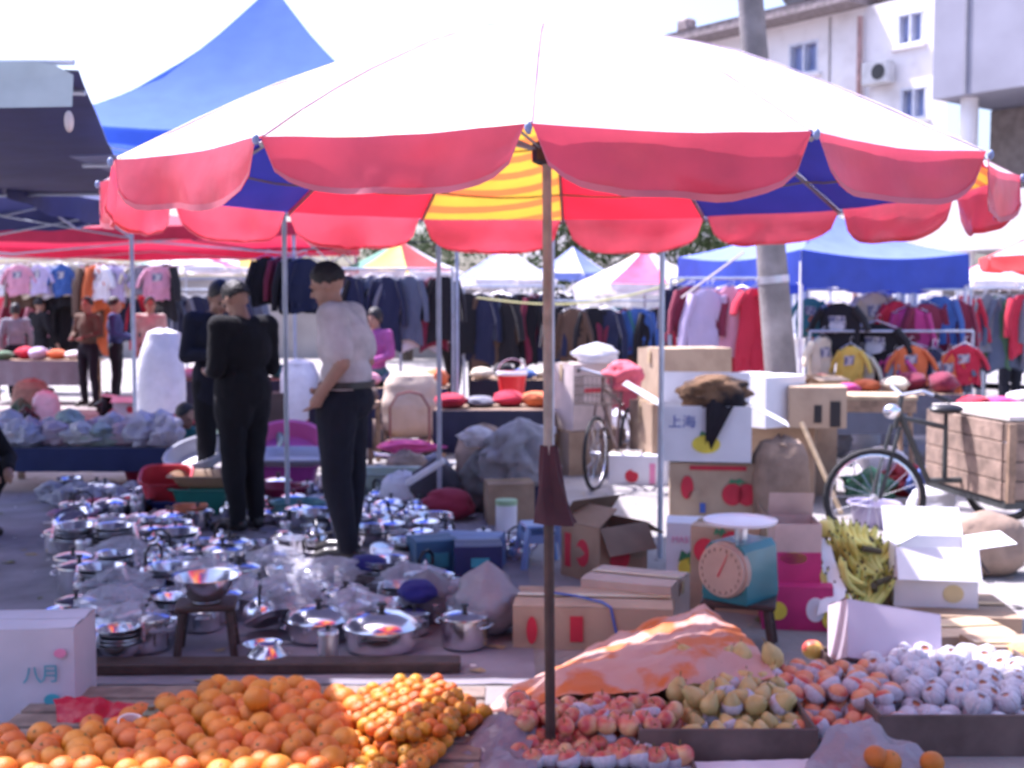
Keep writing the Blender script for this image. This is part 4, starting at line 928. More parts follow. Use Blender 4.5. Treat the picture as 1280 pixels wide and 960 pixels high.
# bananas
mBan = mat('banana_skin', (.62, .54, .13), rough=.5, scale=9, col2=(.46, .50, .14), thr=(.4, .7), rand=.08)
mBanTip = mat('banana_tip', (.06, .05, .025), rough=.8)
def banana_mesh():
    b = MB(); pts = []; rad = []
    for i in range(10):
        a = -.75 + 1.5 * i / 9; pts.append((.0, .13 * math.sin(a) * 1.0, .13 * (1 - math.cos(a)))); q = i / 9; rad.append(.018 * min(1, .35 + 3.2 * q) * min(1, .3 + 4 * (1 - q)))
    b.tube(pts, rad, 6); return b.mesh('banana', mBan, True, 50)
banM = banana_mesh(); bt_ = MB(); bt_.tube([(0, .089, .035), (0, .098, .043)], [.006, .004], 6); banT = bt_.mesh('tip', mBanTip)
def bunch(label, loc, rot, n, seed):
    rg = random.Random(seed); t = thing('banana_bunch', label, 'bananas', loc, 0, 'green yellow banana bunches', rot=rot)
    b = MB(); b.tube([(-.05, -.115, .05), (.05, -.115, .05)], [.017, .015], 8); b.build('crown', mBanTip, t)
    for k in range(n):
        row = k % 2; q = (k // 2) - (n // 2 - 1) / 2
        o = obj('banana', banM, t, (q * .030, .01 - .02 * row, -.012 * row * 2), (rg.uniform(-.15, .1) + .3 * row, rg.uniform(-.1, .1), -q * .16 + rg.uniform(-.07, .07)), rg.uniform(.95, 1.12))
        obj('tip', banT, o)
    return t
bl = 'bunch of greenish yellow bananas piled between the magenta carton and the white open carton'
for i, (px, py, d, rt) in enumerate(((1058, 690, 6.0, (.5, .3, 2.2)), (1084, 706, 5.95, (.9, -.2, .4)), (1062, 724, 5.88, (.7, .5, 1.2)), (1086, 742, 5.86, (1.0, .3, -.3)), (1056, 752, 5.84, (.9, -.4, .3)), (1078, 764, 5.8, (.8, .0, .9)), (1094, 728, 5.98, (1.2, .1, -.8)), (1048, 706, 6.04, (.2, .1, 1.0)), (1076, 676, 6.02, (.6, .2, .2)), (1056, 672, 6.08, (.4, -.3, 1.4)), (1092, 694, 6.06, (.9, .3, -.5)), (1044, 738, 5.9, (.9, .2, .7)))):
    bunch(bl, P(px, py, d), rt, 10, i)
carton('low brown carton the bananas are heaped on', (1.78, 6.14, 0), R(3), (.36, .34, .2), mCardD)
crumple('paper_wrap', 'crumpled white wrapping paper stuck in the bananas', 'paper', [[P(1020, 672, 6.02), P(1036, 668, 6.02)], [P(1028, 705, 5.94), P(1044, 702, 5.94)], [P(1020, 770, 5.74), P(1066, 760, 5.72)]], mWhiteP, .03, 10, 16, 4)
b = MB(); b.lathe(fruit_prof(.05, 1.0, .1, 10), 14); o = b.build('melon', mat('yellow_melon', (.55, .48, .12), rough=.45)); o.location = P(1032, 661, 6.05); tag(o, 'small yellow melon on top of the banana pile', 'melon')
# white open carton in the sun
carton('white open carton with sunlit flaps and a yellow print beside the bananas', (2.12, 6.02, 0.10), R(-8), (.40, .34, .30), mCardW, flaps={'f': 148, 'b': 40, 'l': -60, 'r': 80}, prints=[('f', .2, .25, 'disc', (.10, .09), mat('print_pale_yellow', (.62, .52, .28), rough=.7))])
carton('flat brown carton under the white open carton', (2.16, 5.94, 0), R(-5), (.62, .50, .095), mCardD, prints=[('f', .15, .5, 'disc', (.2, .05), mMagenta)])
carton('flat brown carton lying in front of the white open carton', (2.02, 5.42, 0), R(8), (.46, .30, .12), mCard)
# mauve carton tipped on the fruit
carton('mauve white carton tipped sideways on the peaches', (1.56, 4.93, .085), R(12), (.44, .16, .24), mCardPink, tilt=(R(-24), R(12)), tape=False)
# red yellow apple by it
b = MB(); b.lathe(fruit_prof(.046, .9, .25, 12), 16); o = b.build('mango', mat('mango_skin', (.62, .10, .08), rough=.35, col2=(.70, .50, .10), scale=9, thr=(.45, .55))); o.location = P(1016, 812, 5.0); tag(o, 'red and yellow mango leaning on the mauve carton', 'mango')
# straw hat at the right edge
t = thing('straw_hat', 'orange yellow straw hat lying in the sun beyond the wrapped fruit', 'hat', P(1282, 838, 5.0), R(20)); mStraw = mat('straw', (.62, .36, .13), rough=.8, var=.2, scale=40, bump=.5, bscale=120)
b = MB(); b.lathe([(.09, .0), (.19, -.015), (.195, -.005), (.095, .012)], 28); b.build('brim', mStraw, t)
b = MB(); b.lathe([(.095, .0), (.092, .06), (.075, .10), (.04, .112), (0, .113)], 28); b.build('crown', mStraw, t)
b = MB(); b.lathe([(.0975, .004), (.0965, .028), (.0945, .028)], 28); b.build('hat_band', mWoodD, t)
carton('brown carton under the straw hat', (2.2, 5.1, 0), R(0), (.42, .30, .135), mCardD)
# plastic stool
t = thing('plastic_stool', 'small pale blue plastic stool with splayed legs behind the umbrella pole', 'stool', G(675, 706), R(12)); mBlPl = mat('pale_blue_plastic', (.22, .34, .60), rough=.35, var=.06)
b = MB(); b.box((0, 0, .25), (.22, .22, .022), b=.009); b.build('seat', mBlPl, t)
for sx in (-1, 1):
    for sy in (-1, 1):
        b = MB(); b.tube([(sx * .13, sy * .13, 0), (sx * .095, sy * .095, .242)], [.022, .02], 4); b.build('leg', mBlPl, t)
    b = MB(); b.box((sx * .104, 0, .18), (.012, .18, .05)); b.build('apron', mBlPl, t)
    b = MB(); b.box((0, sx * .104, .18), (.18, .012, .05)); b.build('apron', mBlPl, t)
# ================================================================ METALWARE
rm = random.Random(5)
g0 = MB(); g0.grid(lambda u, v: (-3.3 + 3.4 * u - 1.2 * v * (1 - u), 4.95 + 5.2 * v, .004 + .008 * abs(fbm((u * 9, v * 9, 2), 1))), 40, 40)
o = g0.build('ground_cloth', mat('grey_ground_cloth', (.22, .205, .24), rough=.85, var=.25, scale=3, bump=.3, bscale=15)); tag(o, 'grey plastic ground cloth spread under all the metalware', 'ground cloth')
def pot_root(name, label, cat, group): return thing(name, label, cat, (0, 0, -50), 0, group)
def ring_handle(x, z, r=.03, w=.05, ax=1):
    b = MB(); pts = [(x, -w * ax, z), (x + r * .7, -w * .9, z + .004), (x + r, -w * .4, z + .006), (x + r, w * .4, z + .006), (x + r * .7, w * .9, z + .004), (x, w, z)]
    b.tube(pts, .0055, 6); return b
# mixing bowl
bowl = pot_root('steel_bowl', 'shiny stainless steel mixing bowl set out among the metalware', 'bowl', 'steel bowls on the ground cloth')
b = MB(); b.lathe([(0, .004), (.055, .0), (.07, .012), (.115, .06), (.14, .105), (.152, .11), (.152, .113), (.138, .109), (.112, .063), (.067, .017), (0, .009)], 30); b.build('bowl_wall', mSteel, bowl)
b = MB(); b.lathe([(.05, .0), (.056, -.004), (.06, .0)], 24); b.build('foot_ring', mSteelD, bowl)
# stock pot with lid
stock = pot_root('stock_pot', 'lidded stainless steel stock pot with two loop handles on the ground cloth', 'pot', 'lidded stock pots on the ground cloth')
b = MB(); b.lathe([(0, .0), (.10, .0), (.112, .008), (.115, .03), (.115, .135), (.121, .138), (.121, .142), (.112, .142)], 32); b.build('pot_body', mSteel, stock)
b = MB(); b.lathe([(.119, .144), (.118, .15), (.09, .162), (.045, .172), (0, .175)], 32); ld = b.build('lid', mSteel, stock)
b = MB(); b.lathe([(0, .174), (.012, .175), (.01, .19), (.022, .198), (.018, .208), (0, .21)], 14); b.build('knob', mBlackPl, ld)
for s in (0, math.pi):
    q = ring_handle(.115, .11).build('handle', mSteelD, stock); q.rotation_euler = (0, 0, s)
# saucepan
pan = pot_root('saucepan', 'stainless saucepan with a long black handle among the bowls', 'saucepan', 'saucepans on the ground cloth')
b = MB(); b.lathe([(0, 0), (.08, 0), (.092, .01), (.096, .095), (.101, .098), (.101, .101), (.094, .1), (.089, .012), (0, .006)], 30); b.build('pan_body', mSteel, pan)
b = MB(); b.tube([(.095, 0, .085), (.15, 0, .1), (.27, 0, .112)], [.008, .012, .013], 8, sq=.6); b.build('handle', mBlackPl, pan)
# kettle
ket = pot_root('kettle', 'round stainless kettle with spout and arched black handle among the pots', 'kettle', 'kettles on the ground cloth')
b = MB(); b.lathe([(0, 0), (.085, 0), (.1, .012), (.108, .05), (.095, .1), (.06, .132), (.045, .138)], 30); b.build('kettle_body', mSteel, ket)
b = MB(); b.lathe([(.046, .139), (.043, .148), (.015, .156), (.008, .17), (.016, .178), (0, .184)], 20); b.build('lid', mSteel, ket)
b = MB(); b.tube([(.09, 0, .06), (.13, 0, .085), (.155, 0, .13)], [.024, .016, .011], 10); b.build('spout', mSteel, ket)
b = MB(); b.tube([(-.075, 0, .115), (-.075, 0, .19), (-.03, 0, .225), (.03, 0, .225), (.075, 0, .19), (.075, 0, .115)], .009, 8); b.build('handle', mBlackPl, ket)
# wide lidded pot / wok
wok = pot_root('steamer_pot', 'wide low stainless steamer pot with a domed lid on the ground cloth', 'pot', 'wide domed pots on the ground cloth')
b = MB(); b.lathe([(0, 0), (.13, 0), (.155, .012), (.168, .06), (.17, .1), (.178, .103), (.178, .108), (.166, .107)], 36); b.build('pot_body', mSteel, wok)
b = MB(); b.lathe([(.175, .11), (.172, .116), (.14, .145), (.08, .17), (0, .178)], 36); ld = b.build('lid', mSteel, wok)
b = MB(); b.lathe([(0, .176), (.014, .178), (.012, .192), (.026, .2), (.02, .212), (0, .214)], 14); b.build('knob', mBlackPl, ld)
for s in (0, math.pi):
    q = ring_handle(.17, .085, .035, .06).build('handle', mBlackPl, wok); q.rotation_euler = (0, 0, s)
# tumbler / canister
can = pot_root('canister', 'narrow stainless canister with a lid standing among the pots', 'canister', 'canisters on the ground cloth')
b = MB(); b.lathe([(0, 0), (.05, 0), (.055, .006), (.055, .15), (.058, .152), (.058, .16), (.052, .175), (.0, .18)], 24); b.build('can_body', mSteelD, can)
b = MB(); b.lathe([(0, .179), (.012, .18), (.014, .198), (0, .2)], 12); b.build('knob', mBlackPl, can)
# plate / tray of steel
pl_ = pot_root('steel_tray', 'shallow round stainless tray lying among the metalware', 'tray', 'steel trays on the ground cloth')
b = MB(); b.lathe([(0, .004), (.12, .003), (.14, .02), (.165, .028), (.165, .031), (.138, .025), (.118, .008), (0, .009)], 34); b.build('tray_body', mSteel, pl_)
b = MB(); b.lathe([(.163, .028), (.169, .03), (.163, .034)], 34); b.build('rim', mSteelD, pl_)
# enamel mug-shaped basins, a few coloured ones among the steel
ena = pot_root('enamel_basin', 'white enamel basin with a dark rim among the steel pots', 'basin', 'enamel basins on the ground cloth')
b = MB(); b.lathe([(0, 0), (.08, 0), (.13, .07), (.155, .075), (.155, .078), (.126, .073), (.077, .006), (0, .006)], 28); b.build('basin_body', mat('white_enamel', (.66, .66, .70), rough=.2, var=.1, scale=8), ena)
b = MB(); b.lathe([(.153, .073), (.159, .0765), (.153, .08)], 28); b.build('rim', mBlueP, ena)
KIN = {k: Stamp(v) for k, v in dict(ena=ena, bowl=bowl, stock=stock, pan=pan, ket=ket, wok=wok, can=can, tray=pl_).items()}
taken = [(-1.05, 7.5, .3), (-1.08, 7.15, .27), (-1.85, 8.3, .34), (-1.85, 7.95, .3), (-2.45, 8.9, .3), (-1.40, 5.45, .24)]
placed = []
def put(kind, x, y, s=1.0, z=.012, tilt=0.0, rot=None):
    placed.append((x, y))
    KIN[kind]((x, y, z), (tilt, tilt * rm.uniform(-1, 1), rm.uniform(0, 6.28) if rot is None else rot), s)
# big pots in the front row
put('wok', -.60, 5.45, 1.02); taken.append((-.6, 5.45, .26)); put('wok', -.92, 5.62, .9); taken.append((-.92, 5.62, .2))
put('stock', -.22, 5.5, .95); taken.append((-.22, 5.5, .22))
for y in np.arange(5.26, 9.9, .215):
    xl = -.372 * y - .02; xr = -.26 if y < 6.2 else (-.25 - (y - 6.2) * .16)
    x = xl + rm.uniform(0, .15)
    while x < xr:
        xx, yy = x + rm.uniform(-.05, .05), y + rm.uniform(-.06, .06)
        if all((xx - a) ** 2 + (yy - b_) ** 2 > (r + .04) ** 2 for a, b_, r in taken):
            kd = rm.choices(['bowl', 'stock', 'pan', 'ket', 'wok', 'can', 'tray', 'ena'], [9, 6, 3, 2, 4, 3, 1, 2])[0]
            s = rm.uniform(.66, 1.02) * (.8 if kd == 'wok' else 1)
            if kd == 'bowl' and rm.random() < .55:                      # nested bowls, each one its own
                z = .014
                for q in range(rm.randint(2, 5)): put('bowl', xx, yy, s * (1 - .03 * q), z, rm.uniform(-.03, .03)); z += .026 * s
            elif kd == 'bowl' and rm.random() < .4: KIN['bowl']((xx, yy, .012 + .113 * s), (math.pi, 0, 0), s)
            elif kd == 'tray': put('tray', xx, yy, s, .07, R(28))
            else: put(kd, xx, yy, s)
        x += rm.uniform(.20, .27)
for k in range(2600):                                   # small wares tucked into the gaps that are left
    y = rm.uniform(5.24, 9.6); xl = -.372 * y; xr = -.26 if y < 6.2 else (-.25 - (y - 6.2) * .16); x = rm.uniform(xl, xr)
    if all((x - a) ** 2 + (y - b_) ** 2 > .165 ** 2 for a, b_ in placed) and all((x - a) ** 2 + (y - b_) ** 2 > (r + .02) ** 2 for a, b_, r in taken):
        put(rm.choices(['bowl', 'can', 'stock', 'ena', 'ket'], [5, 4, 3, 1, 2])[0], x, y, rm.uniform(.5, .72))
# wooden stool with a bowl on it, front of the metalware
stool('small brown wooden stool standing in front of the steel bowls', (-1.40, 5.42, 0), R(10), .27, .24, mWoodD)
o = KIN['bowl']((-1.40, 5.42, .244), (0, 0, 0), 1.05, label='stainless steel bowl resting on the small brown stool', group='bowl on the stool')
# dark strip standing in for the shadow at the foot of the front row
b = MB(); b.box((0, 0, .03), (1.95, .12, .05), b=.006); o = b.build('shadow_strip', mWoodD); o.location = (-1.2, 5.13, 0); o.rotation_euler = (0, 0, R(1)); tag(o, 'dark strip along the front of the metalware in place of its shadow', 'plank')
# plastic bags over goods
def lump(name, label, cat, loc, r, m, seed, color=None, rot=0, top=.35, group=None, nu=26, nv=18, amp=.22):
    b = MB()
    def f(u, v):
        a = 2 * math.pi * u; th_ = math.pi * v; rr = math.sin(th_); z = -math.cos(th_)
        q = Vector((math.cos(a) * rr * 1.6 + seed * 3.7, math.sin(a) * rr * 1.6, z * 1.6)); d = 1 + amp * fbm(q, 1.1) - amp * .7 * abs(fbm(q + Vector((5, 2, 7)), 2.3))
        pz = z + top * max(0, v - .7) * 3; pinch = 1 - .55 * max(0, v - .78) * 4 * .8 if top else 1
        return (r[0] * rr * math.cos(a) * d * pinch, r[1] * rr * math.sin(a) * d * pinch, max(-.86, pz * (1 + .1 * (d - 1))) * r[2] + .86 * r[2])
    b.grid(f, nu, nv); o = b.build(name, m, None, True, 180); o.location = loc; o.rotation_euler = (0, 0, rot)
    if color: o.color = (*color, 1)
    return tag(o, label, cat, group)
lump('plastic_bag', 'clear plastic bag wrapped round goods beside the largest domed pot', 'bag', (-.12, 5.75, 0.012), (.19, .17, .15), mBag, 2, (.40, .40, .46), top=.5)
lump('plastic_bag', 'grey plastic bag bulging behind the largest domed pot', 'bag', (-.42, 5.98, 0.012), (.15, .13, .12), mBag, 4, (.30, .30, .34), top=.3)
lump('cloth_bundle', 'deep blue cloth bundle on the pots near the white shirt man', 'bundle', (-.80, 6.55, 0.11), (.11, .09, .06), mCloth, 6, (.02, .02, .16), top=0)
lump('cloth_bundle', 'deep blue cloth bundle between the domed pots', 'bundle', (-.47, 5.86, 0.13), (.10, .09, .06), mCloth, 9, (.02, .02, .18), top=0)
# cartons with printed kettles, and a labelled jar
carton('dark blue appliance carton with white picture behind the clear plastic bag', (-.19, 6.62, 0), R(4), (.26, .22, .27), mat('navy_carton', (.018, .022, .10), rough=.5), prints=[('f', .0, .25, 'arch', (.12, .13), mat('print_pale_blue', (.42, .46, .56), rough=.6)), ('f', .03, .68, 'rect', (.10, .05), mTealP)], tape=False)
carton('teal and blue appliance carton beside the navy one', (-.46, 6.78, 0), R(20), (.24, .22, .27), mat('blue_teal_carton', (.03, .10, .20), rough=.5), prints=[('f', .0, .6, 'rect', (.13, .08), mTealP), ('f', .1, .25, 'disc', (.10, .09), mPoleGrey)], tape=False)
carton('flat blue carton lying on the appliance cartons', (-.26, 7.2, 0), R(-10), (.40, .30, .20), mat('mid_blue_carton', (.12, .20, .42), rough=.5), tape=False)
g = G(500, 728); t = thing('storage_jar', 'tall white plastic jar with a yellow label between the pots and blue cartons', 'jar', g, R(15))
b = MB(); b.lathe([(0, 0), (.062, 0), (.07, .01), (.07, .16), (.058, .185), (.05, .19)], 24, M=Matrix.Rotation(R(6), 4, 'Y')); b.build('jar_body', mat('milky_plastic', (.46, .50, .54), rough=.3), t)
b = MB(); b.lathe([(.0715, .05), (.0715, .13)], 24, M=Matrix.Rotation(R(6), 4, 'Y')); b.build('label_band', mat('mustard_label', (.55, .40, .10), rough=.5), t)
b = MB(); b.lathe([(.055, .19), (.055, .22), (0, .222)], 24, M=Matrix.Rotation(R(6), 4, 'Y')); b.build('cap', mBlackPl, t)
# kitchen gadgets rack: tins and pans on the blue cartons
for k in range(7):
    x = -.62 + k * .11; KIN[('can', 'pan', 'ket', 'bowl')[k % 4]]((x, 7.45 + .08 * (k % 3), .012 + (.0 if k % 2 else .0)), (0, 0, k), .85 + .05 * (k % 3))

# ---------------------------------------------------------------- plastic basins and tubs behind the men
def basin(label, loc, rot, rx, ry, h, col, tilt=(0, 0), name='plastic_basin', square=False, group=None, cat='basin'):
    t = thing(name, label, cat, loc, 0, group, rot=(tilt[0], tilt[1], rot)); b = MB()
    e = 4.5 if square else 2.0
    def ringp(u, s, z):
        a = 2 * math.pi * u; c, s_ = math.cos(a), math.sin(a); k = (abs(c) ** e + abs(s_) ** e) ** (-1 / e); return (rx * s * c * k, ry * s * s_ * k, z)
    prof = [(.001, .004), (.72, .0), (.78, .01), (.97, h), (1.06, h), (1.06, h - .012), (1.04, h + .006), (.95, h - .002), (.75, .012), (.001, .008)]
    b.grid(lambda u, v: ringp(u, *(lambda i: prof[i])(int(round(v * (len(prof) - 1))))), 32, len(prof) - 1); q = b.build('tub', mPlastic, t, True, 40); q.color = (*col, 1)
    b = MB(); b.grid(lambda u, v: ringp(u, 1.06 + .03 * math.sin(math.pi * v), h - .012 + .014 * v), 32, 3); q = b.build('rim', mPlastic, t); q.color = (*[c * .8 for c in col], 1); return t
basin('red square plastic tub tipped on its side behind the metalware', G(206, 640) + Vector((0, .1, .05)), R(8), .19, .15, .26, (.66, .06, .08), (R(22), 0), square=True)
basin('dark red plastic basin beneath the bags of white goods', G(188, 606), 0, .24, .2, .16, (.34, .01, .06))
basin('green striped plastic tub stacked by the suited man', G(262, 640), 0, .27, .2, .2, (.03, .24, .19), square=True)
basin('olive and orange plastic tub set on the green tub', G(262, 640) + Vector((0, 0, .21)), R(3), .28, .2, .09, (.45, .30, .18), square=True)
basin('small orange plastic pot in front of the green tub', G(238, 662), R(4), .11, .10, .17, (.66, .22, .10), square=True)
basin('navy plastic tub under the tipped red tub', G(215, 640) + Vector((0, -.02, 0)), 0, .16, .13, .1, (.02, .03, .16), square=True)
basin('wide white plastic basin leaning over the green tub', G(248, 628) + Vector((0, .1, .32)), 0, .26, .2, .12, (.60, .61, .68), (R(28), R(-12)))
basin('wide purple pink plastic tub between the two standing men', G(356, 612), 0, .30, .22, .22, (.48, .07, .34), square=True)
basin('maroon plastic basin below the purple tub', G(350, 632), 0, .22, .18, .16, (.28, .02, .07))
basin('pale grey plastic basin resting on the purple tub', G(366, 612) + Vector((0, 0, .235)), 0, .33, .22, .08, (.50, .50, .54), (R(8), 0), square=True)
basin('bright pink plastic basin on edge between the two standing men', G(352, 606) + Vector((0, .3, .25)), R(5), .34, .28, .14, (.70, .16, .38), (R(35), 0))
basin('wide turquoise plastic basin tilted behind the red tub', G(222, 606) + Vector((0, .25, .22)), R(-8), .28, .24, .14, (.10, .42, .42), (R(35), R(6)))
basin('pale green plastic basin tilted beside the white sacks', G(300, 604) + Vector((0, .3, .24)), R(4), .32, .26, .14, (.46, .60, .44), (R(32), 0))
basin('teal plastic colander bowl in front of the purple tub', G(374, 652), 0, .2, .16, .15, (.09, .26, .29))
basin('large pale green plastic tub with a bright green rim beside the pink flowers', G(488, 628), 0, .28, .22, .26, (.42, .50, .42), square=True)
lump('pink_flowers', 'heap of bright pink cloth flowers in the pale green tub', 'cloth', G(508, 600) + Vector((0, .2, .22)), (.26, .14, .07), mCloth, 12, (.85, .12, .32), top=0, amp=.5)
# bags of white goods on a low table at the left
t = thing('low_table', 'long low table with a dark blue cloth at the far left of the metalware', 'table', G(118, 606), 0); w_ = 1.75
b = MB(); b.box((0, 0, .36), (w_, .9, .03), b=.006); b.build('table_top', mWood, t)
for sx in (-.8, .8):
    for sy in (-.38, .38): b = MB(); b.box((sx, sy, .172), (.05, .05, .344)); b.build('leg', mWood, t)
b = MB(); b.grid(lambda u, v: (-.9 + 1.8 * u, (-.46 - .01 * math.sin(u * 30) if v > .5 else -.46), .38 - .2 * v), 40, 4); b.grid(lambda u, v: (-.9 + 1.8 * u, -.46 + .92 * v, .381), 20, 4); q = b.build('table_cloth', mCloth, t); q.color = (.02, .03, .10, 1)
gt = G(118, 606)
pal = [(.66, .66, .74), (.72, .70, .76), (.60, .62, .72), (.66, .56, .66), (.70, .70, .72), (.46, .58, .54), (.64, .50, .58)]
gl = ['white plastic bag of goods on the dark blue table', 'pale lilac plastic bag of goods on the dark blue table', 'bluish white plastic bag of goods on the dark blue table', 'pinkish plastic bag of goods on the dark blue table', 'milky plastic bag of goods on the dark blue table', 'pale green plastic bag of goods on the dark blue table', 'rose plastic bag of goods on the dark blue table']
for k in range(17):
    c = k % 7; lump('goods_bag', gl[c], 'bag', gt + Vector((-.78 + .19 * (k % 9) + rm.uniform(-.05, .05), -.28 + .36 * (k // 9) + rm.uniform(-.06, .06), .383)), (rm.uniform(.13, .19), rm.uniform(.12, .16), rm.uniform(.09, .14)), mBag, k, pal[c], top=.5, group='bags of goods on the blue table, ' + str(c), nu=34, nv=24, amp=.55)
for k in range(8):
    lump('goods_bag', 'clear bag of small goods on the ground before the blue table', 'bag', G(64 + 17 * k, 628 + (k % 2) * 8), (.12, .1, .09), mBag, 30 + k, (.50, .51, .60), top=.2, group='clear bags on the ground', nu=30, nv=20, amp=.55)
basin('flat pink plastic box with white lid among the far steel bowls', G(92, 655), R(3), .16, .11, .09, (.62, .30, .44), square=True)
lump('cloth_bundle', 'small pinkish red cloth bundle beside the flat pink box', 'bundle', G(118, 640), (.08, .07, .06), mCloth, 44, (.62, .12, .18), top=0)
o = lump('cloth_bundle', 'orange cloth bundle in front of the crouching red jacket', 'bundle', G(222, 585) + Vector((0, .3, .25)), (.12, .1, .12), mCloth, 45, (.80, .18, .06), top=0)

for k, (x, y) in enumerate(((-1.95, 5.75), (-1.65, 6.4), (-.55, 6.3), (-2.3, 7.0), (-1.15, 6.0), (-.75, 5.75), (-1.75, 5.45), (-2.05, 6.2), (-1.35, 6.75), (-2.6, 7.7), (-.2, 6.0), (-1.0, 6.45))):
    lump('plastic_bag', 'clear plastic wrapping crumpled over the steel pots', 'bag', (x, y, .06), (.17, .14, .085), mat('clear_wrap', (.66, .66, .74), rough=.12, var=.1, scale=9, trans=.3, bump=1.0, bscale=18, alpha=.45), 60 + k, (.6, .6, .68), top=.3, group='clear wrapping over the pots', nu=34, nv=22, amp=.6)
# ================================================================ SACKS, CARTONS, CARTS (middle distance)
def sack(label, loc, w, d, h, m, seed, rot=0, lean=0.0, group=None):
    t = thing('sack', label, 'sack', loc, rot, group); b = MB()
    def f(u, v):
        a = 2 * math.pi * u; c, s = math.cos(a), math.sin(a); e = 3.2; k = (abs(c) ** e + abs(s) ** e) ** (-1 / e)
        bul = 1 + .12 * math.sin(math.pi * min(1, v * 1.1)) + .08 * fbm((c + seed, s, v * 3), 1.5); bul *= (1 - .25 * max(0, v - .85) / .15) * (1 - .12 * max(0, .08 - v) / .08)
        return (w / 2 * c * k * bul + lean * v * v * h, d / 2 * s * k * bul, h * v)
    b.grid(f, 28, 20); b.build('sack_body', m, t, True, 180)
    b = MB(); b.grid(lambda u, v: (lambda a: (w / 2 * math.cos(a) * (.82 - .7 * v) + lean * h, d / 2 * math.sin(a) * (.82 - .7 * v), h - .01 + .05 * v + .03 * fbm((math.cos(a) * 3, math.sin(a) * 3, v + seed), 1)))(2 * math.pi * u), 28, 6); b.build('gathered_top', m, t, True, 180); return t
sack('tall white woven sack standing near the man in the royal blue jacket', G(201, 570), .43, .34, 1.3, mSack, 1, lean=.04)
sack('tall white woven sack behind the white shirt man', G(378, 560), .40, .34, .95, mSack, 2, lean=-.03)
sack('squat white woven sack at the foot of the tall one by the suited men', G(232, 585), .42, .34, .42, mSack, 3)
sack('tan sack on the hand cart beside the purple topped woman', G(515, 566) + Vector((0, 0, .18)), .58, .42, .66, mat('tan_sack', (.52, .42, .32), rough=.9, var=.1, bump=.6, bscale=9), 4)
t = thing('hand_cart', 'two-wheeled steel hand cart under the tan sack', 'cart', G(515, 572), 0)
b = MB(); b.box((0, 0, .155), (.6, .45, .03)); b.build('platform', mWood, t)
for sx in (-.27, .27):
    b = MB(); b.lathe([(.05, -.02), (.13, -.025), (.15, 0), (.13, .025), (.05, .02)], 18, M=Matrix.Translation((sx * 1.2, 0, .15)) @ Matrix.Rotation(R(90), 4, 'Y')); b.build('wheel', mBlackPl, t)
b = MB(); b.tube([(-.2, -.25, .15), (-.2, -.27, .55), (-.12, -.275, .68), (0, -.28, .71), (.12, -.275, .68), (.2, -.27, .55), (.2, -.25, .15)], .013, 6); b.build('handle', mat('rust_red_tube', (.22, .07, .07), rough=.6), t)
carton('dark brown crate standing behind the suited man', G(345, 560), R(5), (.42, .38, .62), mat('dark_brown_crate', (.07, .05, .045), rough=.85), tape=False)
carton('tan carton in front of the draped grey jackets', G(636, 652), R(8), (.34, .28, .30), mCardD)
t = thing('paper_roll', 'white canister with a pale green lid in front of the tan carton', 'canister', G(633, 664), 0); b = MB(); b.lathe([(0, 0), (.075, 0), (.075, .20), (0, .2)], 20); b.build('can_body', mWhiteP, t); b = MB(); b.lathe([(.078, .19), (.078, .225), (0, .23)], 20); b.build('lid', mat('pale_green_lid', (.38, .58, .34), rough=.5), t)
lump('cloth_bundle', 'dark red bundle on the ground by the thin tent poles', 'bundle', G(560, 650), (.2, .15, .13), mCloth, 51, (.28, .02, .05), top=0)
lump('cloth_bundle', 'dark grey open bag leaning by the pale green tub', 'bag', G(545, 640), (.22, .16, .2), mCloth, 52, (.05, .045, .06), top=.3)
b = MB(); b.box((0, 0, 0), (.34, .05, .05), b=.01); o = b.build('long_box', mWhiteP); o.location = P(532, 590, 9.0); o.rotation_euler = (0, R(-32), 0); tag(o, 'slim pale box leaning on the dark grey bag', 'box')
gj = G(646, 640)
carton('dark navy crate under the draped grey jackets', gj, R(10), (.46, .36, .26), mat('navy_crate', (.02, .022, .07), rough=.7), tape=False)
lump('draped_jackets', 'pale grey jackets heaped on the dark navy crate', 'jackets', gj + Vector((.02, -.02, .14)), (.29, .24, .30), mCloth, 101, (.30, .30, .33), 0, .15, None, 44, 30, .5)
lump('draped_jackets', 'darker grey jacket slung beside the pale grey heap', 'jackets', gj + Vector((-.26, .05, .0)), (.17, .18, .25), mCloth, 102, (.17, .18, .19), 0, .2, None, 36, 24, .5)
lump('plastic_bag', 'white plastic bag on top of the darker grey jacket', 'bag', gj + Vector((-.30, .1, .50)), (.15, .12, .08), mBag, 103, (.74, .72, .74), 0, .2, None, 30, 20, .4)
lump('plastic_bag', 'pale blue and white bag on top of the pale grey jackets', 'bag', gj + Vector((.08, .12, .58)), (.22, .13, .05), mBag, 104, (.56, .60, .76), 0, 0, None, 30, 20, .4)
